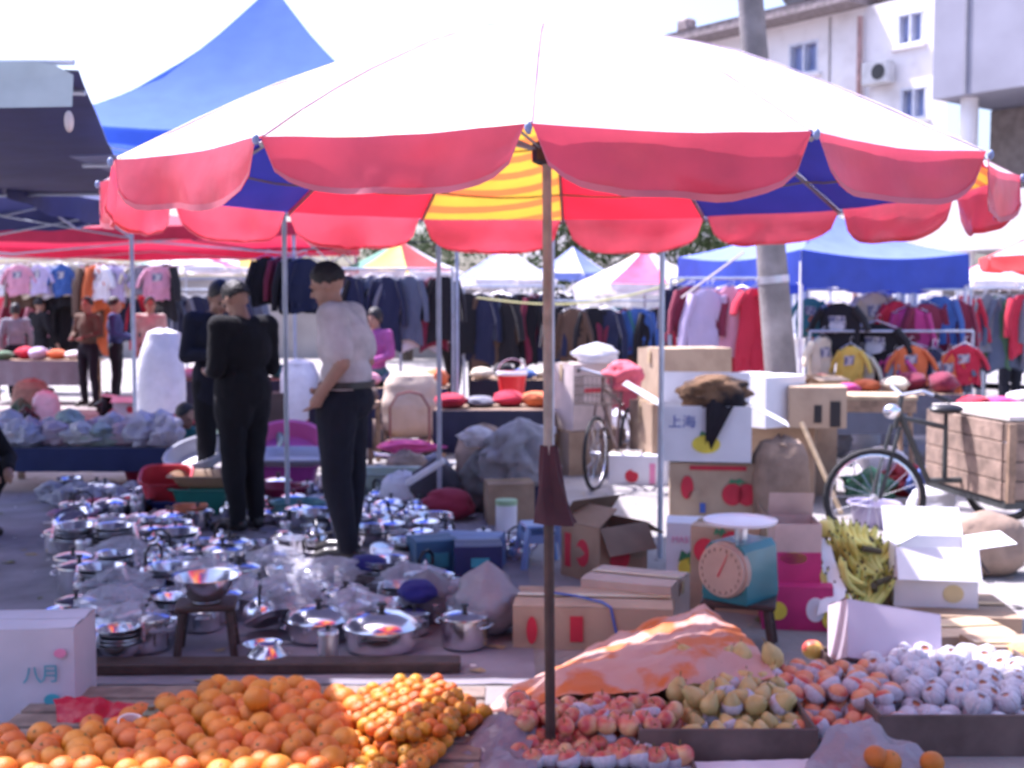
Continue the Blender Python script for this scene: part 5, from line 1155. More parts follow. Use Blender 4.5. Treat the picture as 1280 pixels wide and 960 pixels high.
# printed carton stack by the thin pole
ga = G(895, 652); ga = Vector((1.47, 8.75, 0))
carton('brown apple carton with big red apples printed on it, under the white yellow-printed carton', ga, R(-7), (.62, .42, .46), mCard,
       prints=[('f', .22, .52, 'disc', (.15, .16), mRed), ('f', .38, .52, 'disc', (.14, .16), mRed), ('f', .28, .72, 'leaf', (.14, .05), mGreenP), ('f', -.30, .62, 'disc', (.09, .17), mRed), ('f', -.22, .5, 'disc', (.09, .07), mCard), ('f', -.12, .3, 'rect', (.04, .07), mBlueP), ('f', .05, .93, 'rect', (.4, .03), mRed)])
carton('white carton with blue characters and a yellow fruit print stacked on the apple carton', ga + Vector((-.06, -.02, .475)), R(-10), (.66, .44, .40), mCardW, flaps={'r': 118, 'b': 10, 'l': 60},
       prints=[('f', .02, .32, 'disc', (.20, .13), mYel), ('f', .02, .50, 'leaf', (.10, .06), mGreenP), ('f', -.24, .70, 'text', .10, mBlueP, '上海')])
o = lump('fur_bundle', 'brown and black furry bundle spilling over the white printed carton', 'bundle', ga + Vector((.0, -.08, .80)), (.27, .22, .16), mat('brown_fur', (.20, .11, .055), rough=.95, col2=(.012, .01, .014), scale=4, thr=(.42, .6), bump=1, bscale=50), 61, top=0, amp=.4)
b = MB()
def sk3(u, v): return (-.10 + .2 * u * (1 - .75 * v), -.235 - .03 * math.sin(3.1 * v) - .01 * math.sin(9 * u), -.30 * v + .03 * math.sin(6 * u))
b.grid(sk3, 12, 12); b.grid(lambda u, v: Vector(sk3(u, v)) + Vector((0, .025, 0)), 12, 12, flip=True); o = b.build('dark_scarf', mat('black_brown_fur', (.014, .010, .016), rough=.9, var=.4)); o.location = ga + Vector((.045, -.05, .90)); o.rotation_euler = (0, 0, R(-10)); tag(o, 'pointed black scarf hanging over the front of the white printed carton', 'scarf')
sack('round shouldered brown sack beside the apple carton', G(975, 660), .36, .32, .62, mBurlap, 8)
carton('carton stack base behind the brown sack', (2.2, 9.9, 0), R(-16), (.62, .5, .62), mCardD, prints=[('f', .1, .5, 'rect', (.06, .2), mBlackPl)])
carton('long white carton with a sunlit end on top of the stack beside the concrete pole', (1.98, 9.7, .63), R(36), (.46, .62, .40), mCardW, prints=[('l', .0, .55, 'disc', (.07, .1), mPinkP)], tape=False)
carton('tan carton with rounded cut-outs next to the long white carton', (2.42, 9.55, .63), R(-8), (.44, .4, .32), mCard, prints=[('f', .0, .35, 'rect', (.06, .14), mBlackPl), ('f', .3, .35, 'rect', (.08, .2), mBlackPl)])
carton('large plain tan carton behind the long white one', (1.58, 11.0, .72), R(20), (.70, .5, .48), mCard)
carton('large plain carton supporting the tan carton', (1.56, 11.0, 0), R(14), (.8, .6, .71), mCardD)
carton('pale carton catching the sun behind the bicycle', (.66, 11.4, .42), R(30), (.44, .40, .62), mat('pale_pink_card', (.60, .50, .46), rough=.8), prints=[('f', 0, .6, 'rect', (.2, .04), mRed)])
carton('wide carton under the pale sunlit carton', (.70, 11.45, 0), R(26), (.62, .5, .41), mCardD)
lump('plastic_bag', 'white plastic bag on top of the pale sunlit carton', 'bag', (.80, 11.35, 1.045), (.24, .18, .09), mBag, 70, (.75, .75, .8))
carton('low white crate in the sun behind the umbrella pole', G(715, 585), R(10), (.5, .4, .22), mCardW, flaps={'f': 120, 'l': 100, 'r': 70}, prints=[('f', .2, .5, 'disc', (.14, .1), mRed)])
carton('white printed crate with red fruit pictures in the sun by the bicycle', G(800, 602), R(-12), (.52, .4, .26), mCardW, prints=[('f', -.1, .3, 'disc', (.12, .12), mRed), ('f', .25, .4, 'rect', (.05, .18), mPinkP)])
lump('plastic_bag', 'crumpled white and pink bag on the low white crate', 'bag', G(705, 580) + Vector((0, .05, .23)), (.2, .16, .08), mBag, 71, (.76, .60, .62))
# red bucket further back
t = thing('bucket', 'bright red plastic bucket with a white rim in the shaded lane', 'bucket', P(640, 500, 13.0), 0); b = MB(); b.lathe([(0, 0), (.12, 0), (.16, .28), (.15, .28), (.11, .01), (0, .01)], 22); q = b.build('pail', mPlastic, t); q.color = (.75, .03, .03, 1)
b = MB(); b.lathe([(.158, .27), (.172, .28), (.172, .31), (.155, .315)], 22); b.build('rim', mWhiteP, t); b = MB(); b.tube([(.16 * math.cos(a), .0, .29 + .16 * math.sin(a)) for a in [math.pi * i / 10 for i in range(11)]], .006, 6); b.build('bail', mSteelD, t)
carton('tall brown carton the red bucket stands on', (P(640, 500, 13.0).x, 13.0, 0), 0, (.5, .45, P(640, 500, 13.0).z - .008), mCardD)

# ---------------------------------------------------------------- bicycle
def wheel_parts(t, c, r, ax, tyre=.018, spokes=18, name='wheel'):
    """ax: unit axle direction"""
    T = Matrix.Translation(c) @ Vector(ax).to_track_quat('Z', 'Y').to_matrix().to_4x4(); n = 30
    b = MB(); b.tube([T @ Vector((r * math.cos(2 * math.pi * i / n), r * math.sin(2 * math.pi * i / n), 0)) for i in range(n)] + [T @ Vector((r, 0, 0))], tyre, 8, caps=False); w_ = b.build(name, mat('tyre_rubber', (.025, .024, .025), rough=.8), t)
    b = MB(); rr = r - tyre * 1.2; b.tube([T @ Vector((rr * math.cos(2 * math.pi * i / n), rr * math.sin(2 * math.pi * i / n), 0)) for i in range(n)] + [T @ Vector((rr, 0, 0))], tyre * .45, 6, caps=False); b.build('rim', mSteel, w_)
    b = MB(); b.tube([T @ Vector((0, 0, -.045)), T @ Vector((0, 0, .045))], .018, 10); b.build('hub', mSteelD, w_)
    for i in range(spokes):
        a = 2 * math.pi * i / spokes; b = MB(); b.tube([T @ Vector((.016 * math.cos(a + .8), .016 * math.sin(a + .8), .03 * (-1) ** i)), T @ Vector((rr * math.cos(a), rr * math.sin(a), 0))], .0016, 4); b.build('spoke', mSteel, w_)
def bicycle(label, loc, rot, col):
    t = thing('bicycle', label, 'bicycle', loc, rot); mF = mat('bike_paint_' + label[:6], col, rough=.35, coat=.3); r = .31
    A, Bk, Sd, Hd, Fk = Vector((-.5, 0, r)), Vector((-.05, 0, .28)), Vector((-.2, 0, .78)), Vector((.36, 0, .86)), Vector((.55, 0, r))
    wheel_parts(t, A, r, (0, 1, 0)); wheel_parts(t, Fk, r, (0, 1, 0))
    b = MB(); b.tube([Sd, Bk], .016, 8); b.tube([Bk, Hd - Vector((-.02, 0, .08))], .018, 8); b.tube([Sd - Vector((0, 0, .08)), Hd], .016, 8)
    for s in (-.05, .05): b.tube([Bk + Vector((0, s * .5, 0)), A + Vector((0, s, 0))], .009, 6); b.tube([Sd + Vector((0, s * .3, -.1)), A + Vector((0, s, 0))], .009, 6)
    b.build('frame', mF, t)
    b = MB()
    for s in (-.05, .05): b.tube([Hd + Vector((.03, s, -.12)), Fk + Vector((-.02, s, .1)), Fk + Vector((0, s, 0))], .011, 6)
    b.tube([Hd + Vector((.03, 0, -.12)), Hd + Vector((-.02, 0, .12))], .016, 8); b.build('fork', mF, t)
    b = MB(); b.tube([Hd + Vector((-.16, -.28, .14)), Hd + Vector((-.02, -.2, .17)), Hd + Vector((-.02, 0, .12)), Hd + Vector((-.02, .2, .17)), Hd + Vector((-.16, .28, .14))], .011, 8); h = b.build('handlebar', mSteelD, t)
    for s in (-1, 1): b = MB(); b.tube([Hd + Vector((-.06, s * .235, .155)), Hd + Vector((-.17, s * .285, .138))], .016, 8); b.build('grip', mBlackPl, h)
    b = MB(); b.ell(Sd + Vector((-.03, 0, .1)), (.13, .075, .035), 14, 8); b.tube([Sd, Sd + Vector((-.01, 0, .09))], .012, 8); b.build('saddle', mBlackPl, t)
    b = MB(); T = Matrix.Translation(Hd + Vector((.17, 0, .0)))
    for z in (-.12, -.04, .04, .12):
        b.tube([T @ Vector(q) for q in ((-.11, -.16, z), (.12, -.16, z), (.12, .16, z), (-.11, .16, z), (-.11, -.16, z))], .004, 5)
    for i in range(9):
        for s in (-.16, .16): b.tube([T @ Vector((-.11 + .029 * i, s, -.12)), T @ Vector((-.11 + .029 * i, s, .12))], .0028, 4)
        b.tube([T @ Vector((.12, -.16 + .04 * i, -.12)), T @ Vector((.12, -.16 + .04 * i, .12))], .0028, 4)
        b.tube([T @ Vector((-.11, -.16 + .04 * i, -.12)), T @ Vector((.12, -.16 + .04 * i, -.12))], .0028, 4)
    b.build('basket', mat('basket_wire', (.12, .09, .08), rough=.6), t)
    for s in (-1, 1): b = MB(); b.tube([Bk, Bk + Vector((.1 * s, .07 * s, -.1 * s))], .009, 6); b.box(Bk + Vector((.1 * s, .13 * s, -.1 * s)), (.06, .1, .02)); b.build('pedal', mBlackPl, t)
    return t
gb_ = G(772, 608); bicycle('parked bicycle with a wire basket seen end-on in front of the white crates', gb_ + Vector((0, .35, 0)), R(-112), (.09, .05, .045))
lump('cloth_bundle', 'coral red and white cloth heaped in the bicycle basket', 'bundle', gb_ + Vector((.04, -.16, .86)), (.17, .15, .14), mCloth, 80, (.80, .14, .18), top=0, amp=.4)
# ---------------------------------------------------------------- freight tricycle
t = thing('freight_tricycle', 'freight tricycle with a brown plank cargo bed standing in the sun', 'tricycle', (2.98, 8.0, 0), R(8))
wheel_parts(t, Vector((-.62, -.1, .33)), .31, (.25, .97, 0), .022)
for s in (-.62, .62): wheel_parts(t, Vector((.72, s, .33)), .31, (0, 1, 0), .024)
mTri = mat('tricycle_frame_green', (.05, .055, .055), rough=.5, var=.3)
b = MB(); b.tube([(-.45, -.05, .92), (-.2, 0, .42), (.3, 0, .42)], .022, 8); b.tube([(-.46, -.05, .86), (-.08, 0, .78), (-.08, 0, .42)], .018, 8); b.build('frame', mTri, t)
b = MB()
for s in (-.06, .06): b.tube([(-.46, s - .06, .8), (-.61, s - .1, .33)], .013, 6)
b.tube([(-.46, -.05, .78), (-.42, -.05, 1.0)], .018, 8); b.build('fork', mTri, t)
b = MB(); b.tube([(-.25, -.36, .98), (-.38, -.26, 1.04), (-.42, -.05, 1.0), (-.38, .18, 1.04), (-.25, .28, .98)], .012, 8); hb = b.build('handlebar', mSteelD, t)
for y in (-.36, .28): b = MB(); b.tube([(-.33, y + (.05 if y < 0 else -.05), 1.02), (-.24, y, .98)], .017, 8); b.build('grip', mBlackPl, hb)
b = MB(); b.ell((-.08, 0, .9), (.12, .08, .035), 14, 8); b.tube([(-.08, 0, .78), (-.08, 0, .88)], .014, 8); b.build('saddle', mBlackPl, t)
b = MB(); b.ell((-.52, -.12, .9), (.06, .05, .05), 10, 7); b.build('headlamp', mSteel, t)
b = MB(); b.box((.8, 0, .33), (1.5, 1.05, .05)); b.build('bed_frame', mTri, t)
for s in (-1, 1):
    for k in range(4): b = MB(); b.box((.8, s * .51, .42 + .125 * k), (1.5, .025, .118), b=.004); b.build('plank', mat('sun_worn_plank', (.27, .19, .145), rough=.9, var=.35, scale=9, bump=.3), t)
for k in range(4): b = MB(); b.box((.05, 0, .42 + .125 * k), (.025, .99, .118), b=.004); b.build('plank', _M['sun_worn_plank'], t)
for x in (.08, .8, 1.5): b = MB(); b.box((x, -.535, .6), (.05, .024, .5)); b.build('stake', mWood, t)
b = MB(); b.box((.8, 0, .88), (1.44, 1.0, .03)); o = b.build('cargo_top', mat('sunlit_cargo_top', (.66, .60, .54), rough=.85), t)  # pale colour stands in for the sunlit top of the bed
o = lump('canvas_bag', 'brown canvas bag with a strap hanging under the tricycle bed', 'bag', G(1240, 722) + Vector((0, .1, 0)), (.27, .17, .19), mBurlap, 90, top=.2)
b = MB(); b.tube([G(1240, 722) + Vector(q) for q in ((-.2, .0, .28), (-.17, -.08, .2), (-.1, -.1, .1), (-.05, -.08, .04))], .014, 6, sq=.5); tag(b.build('strap', mWoodD), 'dark strap across the brown canvas bag', 'strap')
# plank table behind, with board and stuff
t = thing('trestle_table', 'rough trestle table with a pale sunlit board behind the tricycle', 'table', (P(1085, 490, 10.2).x, 10.2, 0), R(-6)); zt = P(1085, 492, 10.2).z
b = MB(); b.box((0, 0, zt - .02), (.72, .5, .035), b=.004); b.build('board', mWoodPale, t)
b = MB(); b.box((0, -.235, zt - .09), (.70, .02, .1)); b.build('front_rail', mWood, t)
for sx in (-.3, .3):
    for sy in (-.2, .2): b = MB(); b.tube([(sx * 1.15, sy * 1.1, 0), (sx, sy, zt - .04)], .022, 6); b.build('leg', mWood, t)
b = MB(); b.tube([P(1002, 528, 8.9), P(1052, 642, 8.6)], .018, 8); tag(b.build('wooden_stick', mWoodPale), 'pale wooden stick leaning between the brown sack and the tricycle wheel', 'stick')
carton('small tan carton with white lining on the trestle table', (P(1020, 475, 10.1).x, 10.1, zt), R(20), (.3, .28, .16), mCard, flaps={'f': 100, 'l': 110})
carton('carton carrying the small tan carton beside the trestle', (P(1015, 480, 10.1).x - .02, 10.12, 0), R(12), (.36, .34, zt - .004), mCardD)

# ================================================================ HANGING CLOTHES
def garment(name, label, cat, kind):
    t = thing(name, label, cat, (0, 0, -50)); L = {'shirt': .66, 'coat': .95, 'dress': .9, 'tee': .62, 'child': .45, 'trousers': .95}[kind]; W = {'child': .30}.get(kind, .44)
    b = MB()
    if kind == 'trousers':
        for sx in (-1, 1):
            def f(u, v, sx=sx):
                a = 2 * math.pi * u; r = .105 - .03 * v; return (sx * (.09 + .02 * v) + r * math.cos(a) * (1 + .05 * math.sin(9 * v)), .045 * math.sin(a) * (1 + .3 * math.sin(5 * v + sx)), -.06 - L * v)
            b.grid(f, 14, 10)
        b.build('legs', mCloth, t)
    else:
        def f(u, v):
            a = 2 * math.pi * u; s_ = min(1, .30 + v * 7) if v < .12 else 1; s_ = [.28, .62, .9, 1.0][min(3, int(v / .04))] if v < .12 else 1.0
            wv = 1 + .06 * math.sin(3 * a + 7 * v); fl = 1 + (.25 if kind in ('dress',) else .05) * v
            q = Vector((math.cos(a) * 1.4, math.sin(a) * .6 + len(name), v * 2.2)); n1 = fbm(q, 1.3); fo = math.sin(7 * a + 2.5 * n1 + 1.5 * v) * v
            return (W / 2 * math.cos(a) * s_ * fl * wv + .03 * n1 * v, (.03 + .03 * v) * math.sin(a) + .02 * fo + .04 * n1 * v, -.02 - L * v * (1 + .05 * math.sin(2 * a + len(name))))
        b.grid(f, 22, 16); b.build('front', mCloth, t)
        sl_l = {'tee': .22, 'child': .2, 'dress': .2}.get(kind, .56)
        for sx in (-1, 1):
            s_ = MB(); sp = .5 if kind in ('tee', 'child', 'dress') else .16
            s_.tube([(sx * W * .40, 0, -.075), (sx * (W * .5 + sp * sl_l * .5), 0, -.10 - sl_l * .45), (sx * (W * .5 + sp * sl_l * .9), -.01, -.10 - sl_l)], [.07 * W / .44, .066 * W / .44, .055 * W / .44], 10, sq=.6); s_.build('sleeve', mCloth, t)
    if kind in ('tee', 'child'):
        pr = MB(); pr.grid(lambda u, v: Vector(f(.75 + .13 * (u - .5), .22 + .22 * v)) + Vector((0, -.006, 0)), 6, 5); pr.build('chest_print', mat('washed_print', (.45, .42, .44), rough=.8, col2=(.12, .12, .2), scale=18, thr=(.45, .55)), t)
    h = MB(); h.tube([(-W * .42, 0, -.055), (0, 0, .015), (W * .42, 0, -.055)], .006, 5); h.tube([(0, 0, .015), (0, 0, .06), (.02, 0, .085), (.035, 0, .065)], .0035, 5); h.build('hanger', mSteelD, t)
    return t
class Pick:
    def __init__(s, ps): s.ps = ps; s.i = 0
    def __call__(s, *a): s.i += 1; return s.ps[s.i % len(s.ps)](*a)
GAR = {k: Stamp(garment('hanging_' + n, 'x', c, k)) for k, n, c in (('shirt', 'shirt', 'shirt'), ('coat', 'jacket', 'jacket'), ('dress', 'dress', 'dress'), ('tee', 't_shirt', 't-shirt'), ('child', 'child_shirt', 'child shirt'))}
KN = dict(shirt='shirt', coat='jacket', dress='dress', tee='t-shirt', child='child shirt', trousers='trousers')
CO = dict(white=(.70, .68, .72), cream=(.62, .55, .42), pink=(.66, .30, .40), lavender=(.50, .42, .62), navy=(.015, .02, .06), black=(.010, .009, .013), grey=(.20, .20, .24), red=(.52, .02, .05), maroon=(.20, .02, .05),
          blue=(.05, .12, .36), brown=(.12, .07, .045), beige=(.46, .38, .31), orange=(.66, .16, .05), teal=(.05, .20, .22), slate=(.10, .12, .18), magenta=(.50, .05, .22), green=(.08, .16, .09), yellow=(.64, .46, .09))
def rack(label, x0, x1, y, z, posts=True):
    t = thing('clothes_rail', label, 'clothes rail', ((x0 + x1) / 2, y, 0)); w_ = (x1 - x0) / 2
    b = MB(); b.tube([(-w_, 0, z), (w_, 0, z)], .014, 8); b.build('rail', mPoleGrey, t)
    for s in (-w_, w_):
        b = MB(); b.tube([(s, 0, .02), (s, 0, z)], .016, 8); b.build('upright', mPoleGrey, t); b = MB(); b.tube([(s, -.3, .02), (s, .3, .02)], .016, 8); b.build('foot', mPoleGrey, t)
rc = random.Random(9)
def hang(where, px, py, d, kind, col, s=1.0, rot=0):
    if rc.random() < .4 and d > 12:
        k2 = rc.choice(['shirt', 'coat', 'shirt', kind]); c2 = rc.choice(['navy', 'maroon', 'slate', 'black', 'grey', 'brown', col]); q = P(px + 7, py, d)
        GAR[k2](q + Vector((0, .12, -.085)), (0, rc.uniform(-.08, .08), rc.uniform(-.9, .9)), (s * .9, s, s * rc.uniform(.75, 1.05)), '%s %s hanging %s' % (c2, KN[k2], where), '%s %s, %s' % (c2, KN[k2], where), CO[c2])
    if 1: pass
    # the garment itself
    return hang1(where, px, py, d, kind, col, s, rot)
def hang1(where, px, py, d, kind, col, s=1.0, rot=0):
    p = P(px + rc.uniform(-3, 3), py, d); s *= rc.uniform(.86, 1.1); return GAR[kind](p + Vector((0, rc.uniform(-.06, .06), -.085 * s)), (0, rc.uniform(-.06, .06), R(rot) + rc.uniform(-.6, .6)), (s * rc.uniform(.85, 1.12), s, s), '%s %s hanging %s' % (col, KN[kind], where), '%s %s, %s' % (col, KN[kind], where), CO[col])
# left: children clothes under the red tent
z1 = P(100, 322, 21.5).z; rack('long clothes rail with children clothes under the red tent', X(-5, 21.5), X(215, 21.5), 21.5, z1); 
for i, c in enumerate(['white', 'pink', 'cream', 'lavender', 'white', 'blue', 'cream', 'pink', 'orange', 'white', 'lavender', 'white', 'cream', 'grey', 'pink']): hang('on the high rail under the red tent', 8 + i * 13.5, 322, 21.48, 'child', c, 1.35)
z2 = P(100, 362, 21.9).z; rack('lower clothes rail behind the shoppers under the red tent', X(-5, 21.9), X(330, 21.9), 21.9, z2)
for i, c in enumerate(['red', 'maroon', 'navy', 'pink', 'black', 'blue', 'maroon', 'orange', 'brown', 'navy', 'red', 'black', 'slate', 'grey', 'navy', 'black', 'brown', 'navy', 'slate']): hang('on the lower rail under the red tent', 6 + i * 17, 362, 21.88, ('shirt', 'coat', 'shirt')[i % 3], c, 1.15)
# dark hanging bundle near the two men
for i, (px, c) in enumerate(((335, 'black'), (352, 'maroon'), (366, 'black'), (384, 'navy'))): hang('from the cord above the two standing men', px, 312, 9.6, 'shirt', c, .62, 40)
b = MB(); b.tube([P(318, 312, 9.6), P(355, 310.5, 9.6), P(392, 312, 9.6), P(560, 300, 9.1)], .006, 5); b.tube([P(318, 312, 9.6), P(240, 300, 9.3)], .006, 5); tag(b.build('hanging_line', mBlackPl), 'dark cord with clothes hung above the two standing men', 'cord')
# middle: dark jackets
rack('rail of dark jackets behind the white shirt man', X(428, 14), X(566, 14), 14, P(500, 336, 14).z)
for i, c in enumerate(['navy', 'black', 'slate', 'navy', 'grey', 'slate', 'white', 'maroon', 'black']): hang('on the rail behind the white shirt man', 438 + i * 15, 336, 14, 'coat', c, .85)
rack('rail of dark clothes in the shade at the far end of the lane', X(580, 16), X(705, 16), 16, P(640, 358, 16).z)
for i, c in enumerate(['black', 'navy', 'brown', 'black', 'slate', 'black', 'maroon', 'navy', 'black']): hang('on the shaded rail at the end of the lane', 586 + i * 14, 358, 16, 'coat', c, .95)
rack('rail of dark red and black clothes behind the pale carton', X(690, 14.6), X(835, 14.6), 14.6, P(760, 376, 14.6).z)
for i, c in enumerate(['black', 'brown', 'maroon', 'black', 'navy', 'teal', 'maroon', 'blue', 'black', 'red']): hang('on the rail behind the pale carton', 698 + i * 14.5, 376, 14.6, 'shirt', c, .85)
# right
rack('rail with a lavender jacket and red dress behind the carton stack', X(838, 12.4), X(950, 12.4), 12.4, P(900, 348, 12.4).z)
for px, k, c, s in ((848, 'shirt', 'navy', .8), (862, 'shirt', 'maroon', .85), (886, 'shirt', 'lavender', 1.0), (912, 'coat', 'pink', .8), (930, 'dress', 'red', .95), (944, 'dress', 'red', .9)): hang('on the rail behind the carton stack', px, 348, 12.4, k, c, s)
rack('rail of t-shirts under the blue tent behind the concrete pole', X(1008, 13.2), X(1212, 13.2), 13.2, P(1100, 362, 13.2).z)
mk = []
for px, py, k, c, s in ((1015, 364, 'tee', 'teal', .8), (1030, 366, 'child', 'orange', 1.0), (1095, 354, 'tee', 'beige', 1.0), (1122, 366, 'tee', 'red', .9), (1140, 372, 'shirt', 'magenta', 1.0), (1158, 368, 'shirt', 'maroon', .95), (1178, 360, 'shirt', 'blue', .8), (1196, 366, 'shirt', 'maroon', .8)): hang('on the rail under the blue tent', px, py, 13.2, k, c, s)
for (px, py, c) in ((1046, 366, 'black'), (1096, 392, 'black')):
    o = hang('with a white print under the blue tent', px, py, 12.9, 'tee', c, 1.02)
    b = MB(); b.prism([(-.07, -.30), (-.02, -.33), (.06, -.31), (.085, -.26), (.05, -.21), (.0, -.235), (-.06, -.2), (-.09, -.25)], -.088, -.078); q = b.build('chest_print', mat('faded_white_print', (.45, .46, .52), rough=.8), o)
for i, (px, py, k, c) in enumerate(((1060, 420, 'child', 'yellow'), (1076, 428, 'child', 'cream'), (1118, 432, 'child', 'magenta'), (1136, 420, 'child', 'orange'), (1154, 436, 'child', 'red'), (1170, 424, 'child', 'navy'), (1128, 446, 'child', 'pink'), (1190, 430, 'child', 'orange'), (1206, 420, 'child', 'red'), (1030, 408, 'child', 'cream'))): hang('on the lower row under the blue tent', px, py, 12.8, k, c, 1.1)
rack('lower rail of children clothes under the blue tent', X(1012, 12.8), X(1216, 12.8), 12.8, P(1100, 414, 12.8).z)
rack('rail of grey and red clothes at the far right', X(1195, 15), X(1330, 15), 15, P(1250, 360, 15).z)
for i, c in enumerate(['red', 'slate', 'grey', 'green', 'slate', 'red', 'grey', 'navy', 'slate']): hang('on the rail at the far right', 1202 + i * 15, 360, 15, 'coat', c, .9)
# tables piled with goods in the background
def goods_table(label, px0, px1, py, d, col, seed, h=.7):
    x0, x1 = X(px0, d), X(px1, d); t = thing('market_table', label, 'table', ((x0 + x1) / 2, d, 0)); w_ = x1 - x0
    b = MB(); b.box((0, 0, h - .015), (w_, .8, .03)); b.build('table_top', mWood, t)
    for sx in (-.46, .46):
        for sy in (-.34, .34): b = MB(); b.box((sx * w_, sy, (h - .03) / 2), (.045, .045, h - .032)); b.build('leg', mWood, t)
    b = MB(); b.grid(lambda u, v: (-w_ / 2 - .01 + (w_ + .02) * u, -.41 - .015 * math.sin(u * 40) * v, h + .003 - .4 * v), 40, 3); q = b.build('table_cloth', mCloth, t); q.color = (*col, 1)
    rg = random.Random(seed); n = max(4, int(w_ / .24))
    cs = list(CO.items())
    for k in range(n):
        nm, c = cs[rg.randrange(len(cs))]
        lump('folded_clothes', '%s clothes piled on the table with %s' % (nm, label.split('with ')[1]), 'clothes', ((x0 + x1) / 2 - w_ / 2 + (k + .5) * w_ / n, d + rg.uniform(-.2, .2), h + .003), (w_ / n * .6, .2, rg.uniform(.05, .12)), mCloth, seed + k, c, top=0, group='%s clothes, %s' % (nm, label), nu=14, nv=9, amp=.3)
goods_table('long table of clothes with navy cloth beneath the dark jackets', 420, 560, 0, 13.2, (.03, .035, .09), 1)
goods_table('dark table of clothes with black cloth at the shaded rail', 590, 720, 0, 14.6, (.02, .018, .03), 2)
goods_table('table of clothes with white cloth in the sun at the far right', 1205, 1340, 0, 11.6, (.70, .68, .70), 3, .6)
goods_table('table of clothes with slate cloth below the t-shirt rail', 1010, 1190, 0, 12.3, (.10, .11, .15), 4)
goods_table('table of clothes with grey cloth in the lane under the red tent', -20, 120, 0, 19.5, (.2, .2, .24), 5)
goods_table('table of clothes with dark cloth behind the white sacks', 225, 360, 0, 14.5, (.04, .03, .05), 6)
goods_table('table of clothes with red cloth behind the bicycle', 730, 850, 0, 13.4, (.3, .05, .07), 7)
# rope with yellow green strands
b = MB(); pts = [P(596 + 260 * i / 14, 372 + 18 * math.sin(math.pi * i / 14) - 22 * i / 14, 13.4 - .8 * i / 14) for i in range(15)]; b.tube(pts, .012, 6); tag(b.build('tent_rope', mat('yellow_green_rope', (.50, .50, .22), rough=.7)), 'yellow green rope strung across the lane', 'rope')
b = MB(); b.tube([P(930, 315, 11.6), P(852, 372, 11.8)], .012, 6); tag(b.build('guy_rope', mat('pale_rope', (.55, .5, .52), rough=.8)), 'pale guy rope of the right blue tent beside the concrete pole', 'rope')
# ---------------------------------------------------------------- more umbrellas and tents far back
uW = mat('far_umbrella_white', (.72, .70, .74), rough=.7, trans=.3); uP = mat('far_umbrella_pink', (.72, .10, .22), rough=.7, trans=.3); uBl = mat('far_umbrella_blue', (.20, .26, .60), rough=.7, trans=.3); uYe = mat('far_umbrella_yellow', (.80, .52, .10), rough=.7, trans=.3); uGr = mat('far_umbrella_green', (.10, .30, .20), rough=.7, trans=.3); uRe = mat('far_umbrella_red', (.62, .06, .06), rough=.7, trans=.3)
def far_umb(label, px, pyr, pya, d, rpx, cols, fl):
    c = P(px, pyr, d); umbrella('parasol', label, 'umbrella', (c.x, d, 0), rpx / F_PX * d, c.z, P(px, pya, d).z, 8, .2, cols, fl, .02, detail=False, flap_h=.12)
far_umb('white and pale blue parasol above the rail of dark clothes', 632, 350, 306, 17, 66, [uW, uW, uBl, uW], uW)
far_umb('white yellow and pink striped parasol behind the grey pole', 806, 356, 310, 15.5, 92, [uW, uYe, uW, uP], uW)
far_umb('red green and cream parasol behind the thin tent poles', 500, 340, 300, 18, 80, [uRe, uW, uGr, uYe], uW)
far_umb('pale blue parasol peeking up behind the others', 716, 342, 308, 21, 50, [uBl, uW], uBl)
far_umb('pink and white parasol beyond the red tent', 232, 334, 308, 24, 70, [uW, uP, uGr, uW], uW)
far_umb('cream and orange parasol beyond the suited men', 300, 336, 306, 26, 66, [uYe, uW, uRe, uW], uW)
far_umb('white and red parasol at the right edge near the tricycle', 1318, 322, 278, 9.5, 88, [uW, uRe], uRe)
far_umb('white parasol behind the olive jacketed shopper', 1232, 352, 326, 17, 62, [uW, uP, uW, uW], uW)
# low wall closing the end of the market
b = MB(); b.box((0, 0, 1.15), (46, .25, 2.3)); t = thing('boundary_wall', 'long low rendered wall at the far end of the market', 'wall', (-8, 36, 0)); b.build('wall_face', mat('dull_wall', (.36, .32, .30), rough=.9, var=.2, scale=.8), t, smooth=False); b = MB(); b.box((0, 0, 2.35), (46.2, .4, .1)); b.build('coping', mConc, t, smooth=False)

goods_table('table of clothes with slate cloth beyond the draped grey jackets', 545, 690, 0, 11.6, (.05, .05, .08), 8, .6)
goods_table('table of clothes with black cloth behind the white shirt man', 395, 470, 0, 11.8, (.03, .025, .04), 9, .62)

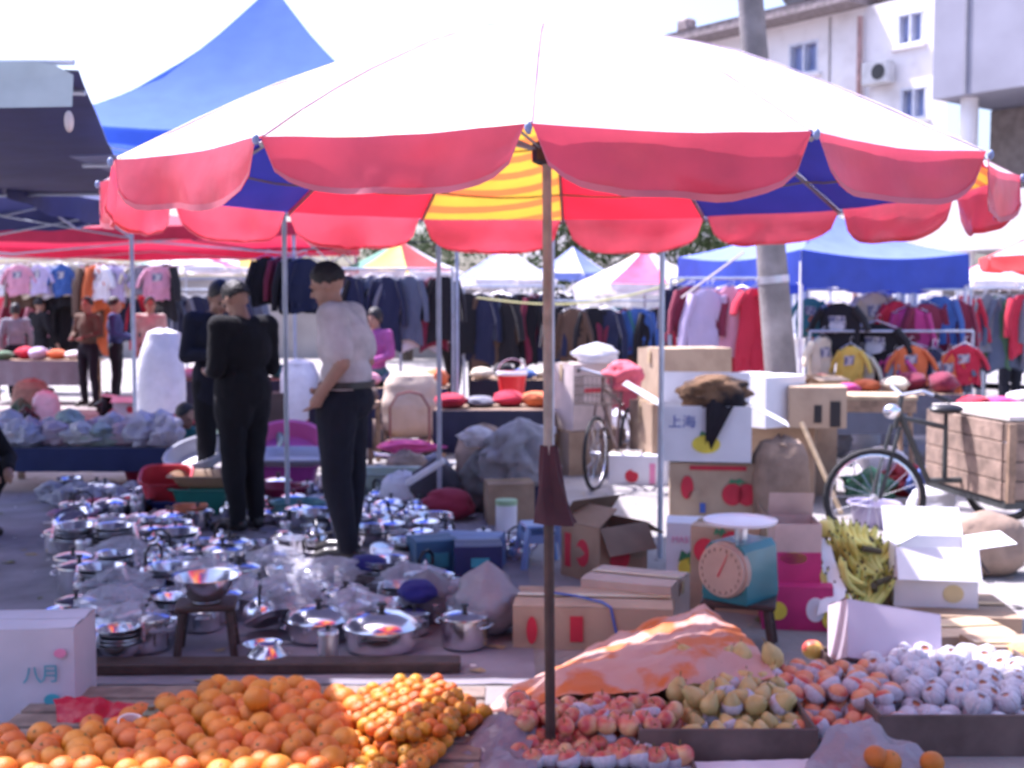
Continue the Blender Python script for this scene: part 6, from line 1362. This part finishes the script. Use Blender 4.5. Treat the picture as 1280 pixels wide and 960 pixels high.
# ================================================================ loose goods that fill the paving between the stalls
CL = dict(white=(.68, .67, .72), blue=(.08, .13, .38), red=(.50, .04, .06), pink=(.62, .22, .34), black=(.02, .018, .025), green=(.08, .22, .13), grey=(.22, .22, .26), tan=(.40, .30, .2), lilac=(.42, .38, .56))
rq = random.Random(33)
def fill(where, x0, x1, y0, y1, n, hmax=.3):
    for k in range(n):
        px, py = rq.uniform(x0, x1), rq.uniform(y0, y1); g_ = G(px, py); r_ = rq.random(); c = rq.choice(list(CL)); s_ = rq.uniform(.7, 1.25)
        if r_ < .42: lump('goods_bag', '%s bag of goods standing %s' % (c, where), 'bag', g_, (.17 * s_, .14 * s_, hmax * .5 * s_), mBag if rq.random() < .5 else mCloth, 200 + k + int(px), CL[c], rq.uniform(0, 3), .4, '%s bags %s' % (c, where), 30, 20, .5)
        elif r_ < .62: basin('%s plastic tub set out %s' % (c, where), g_, rq.uniform(0, 3), .19 * s_, .16 * s_, .17 * s_, CL[c], square=rq.random() < .5, group='%s tubs %s' % (c, where))
        elif r_ < .8: carton('%s carton left %s' % ('brown' if k % 2 else 'white', where), g_, rq.uniform(-.6, .6), (.34 * s_, .28 * s_, hmax * .8 * s_), mCardD if k % 2 else mCardW, flaps=None if k % 3 else {'f': 110, 'l': 80, 'r': 130}, prints=[('f', .1, .5, 'disc', (.1, .1), rq.choice([mRed, mYel, mGreenP, mBlueP]))], group='%s cartons %s' % ('brown' if k % 2 else 'white', where))
        else: sack('%s sack slumped %s' % ('white' if k % 2 else 'brown', where), g_, .34 * s_, .28 * s_, hmax * 1.2 * s_, mSack if k % 2 else mBurlap, k, rq.uniform(-.5, .5), rq.uniform(-.15, .15), '%s sacks %s' % ('white' if k % 2 else 'brown', where))
fill('beside the pale green tub and tan sack', 440, 560, 565, 640, 12, .26)
fill('between the thin tent poles and the grey jackets', 560, 680, 540, 600, 12, .34)
fill('behind the bicycle by the pale sunlit carton', 700, 840, 540, 585, 10, .34)
fill('around the front wheel of the tricycle', 1050, 1170, 590, 660, 9, .24)
fill('behind the tricycle near the trestle table', 1000, 1180, 530, 570, 9, .4)
fill('beyond the bags on the dark blue table', 20, 240, 512, 545, 12, .36)
fill('in the lane behind the suited men', 225, 420, 520, 590, 12, .36)
fill('in front of the far right clothes', 1190, 1290, 535, 580, 6, .4)
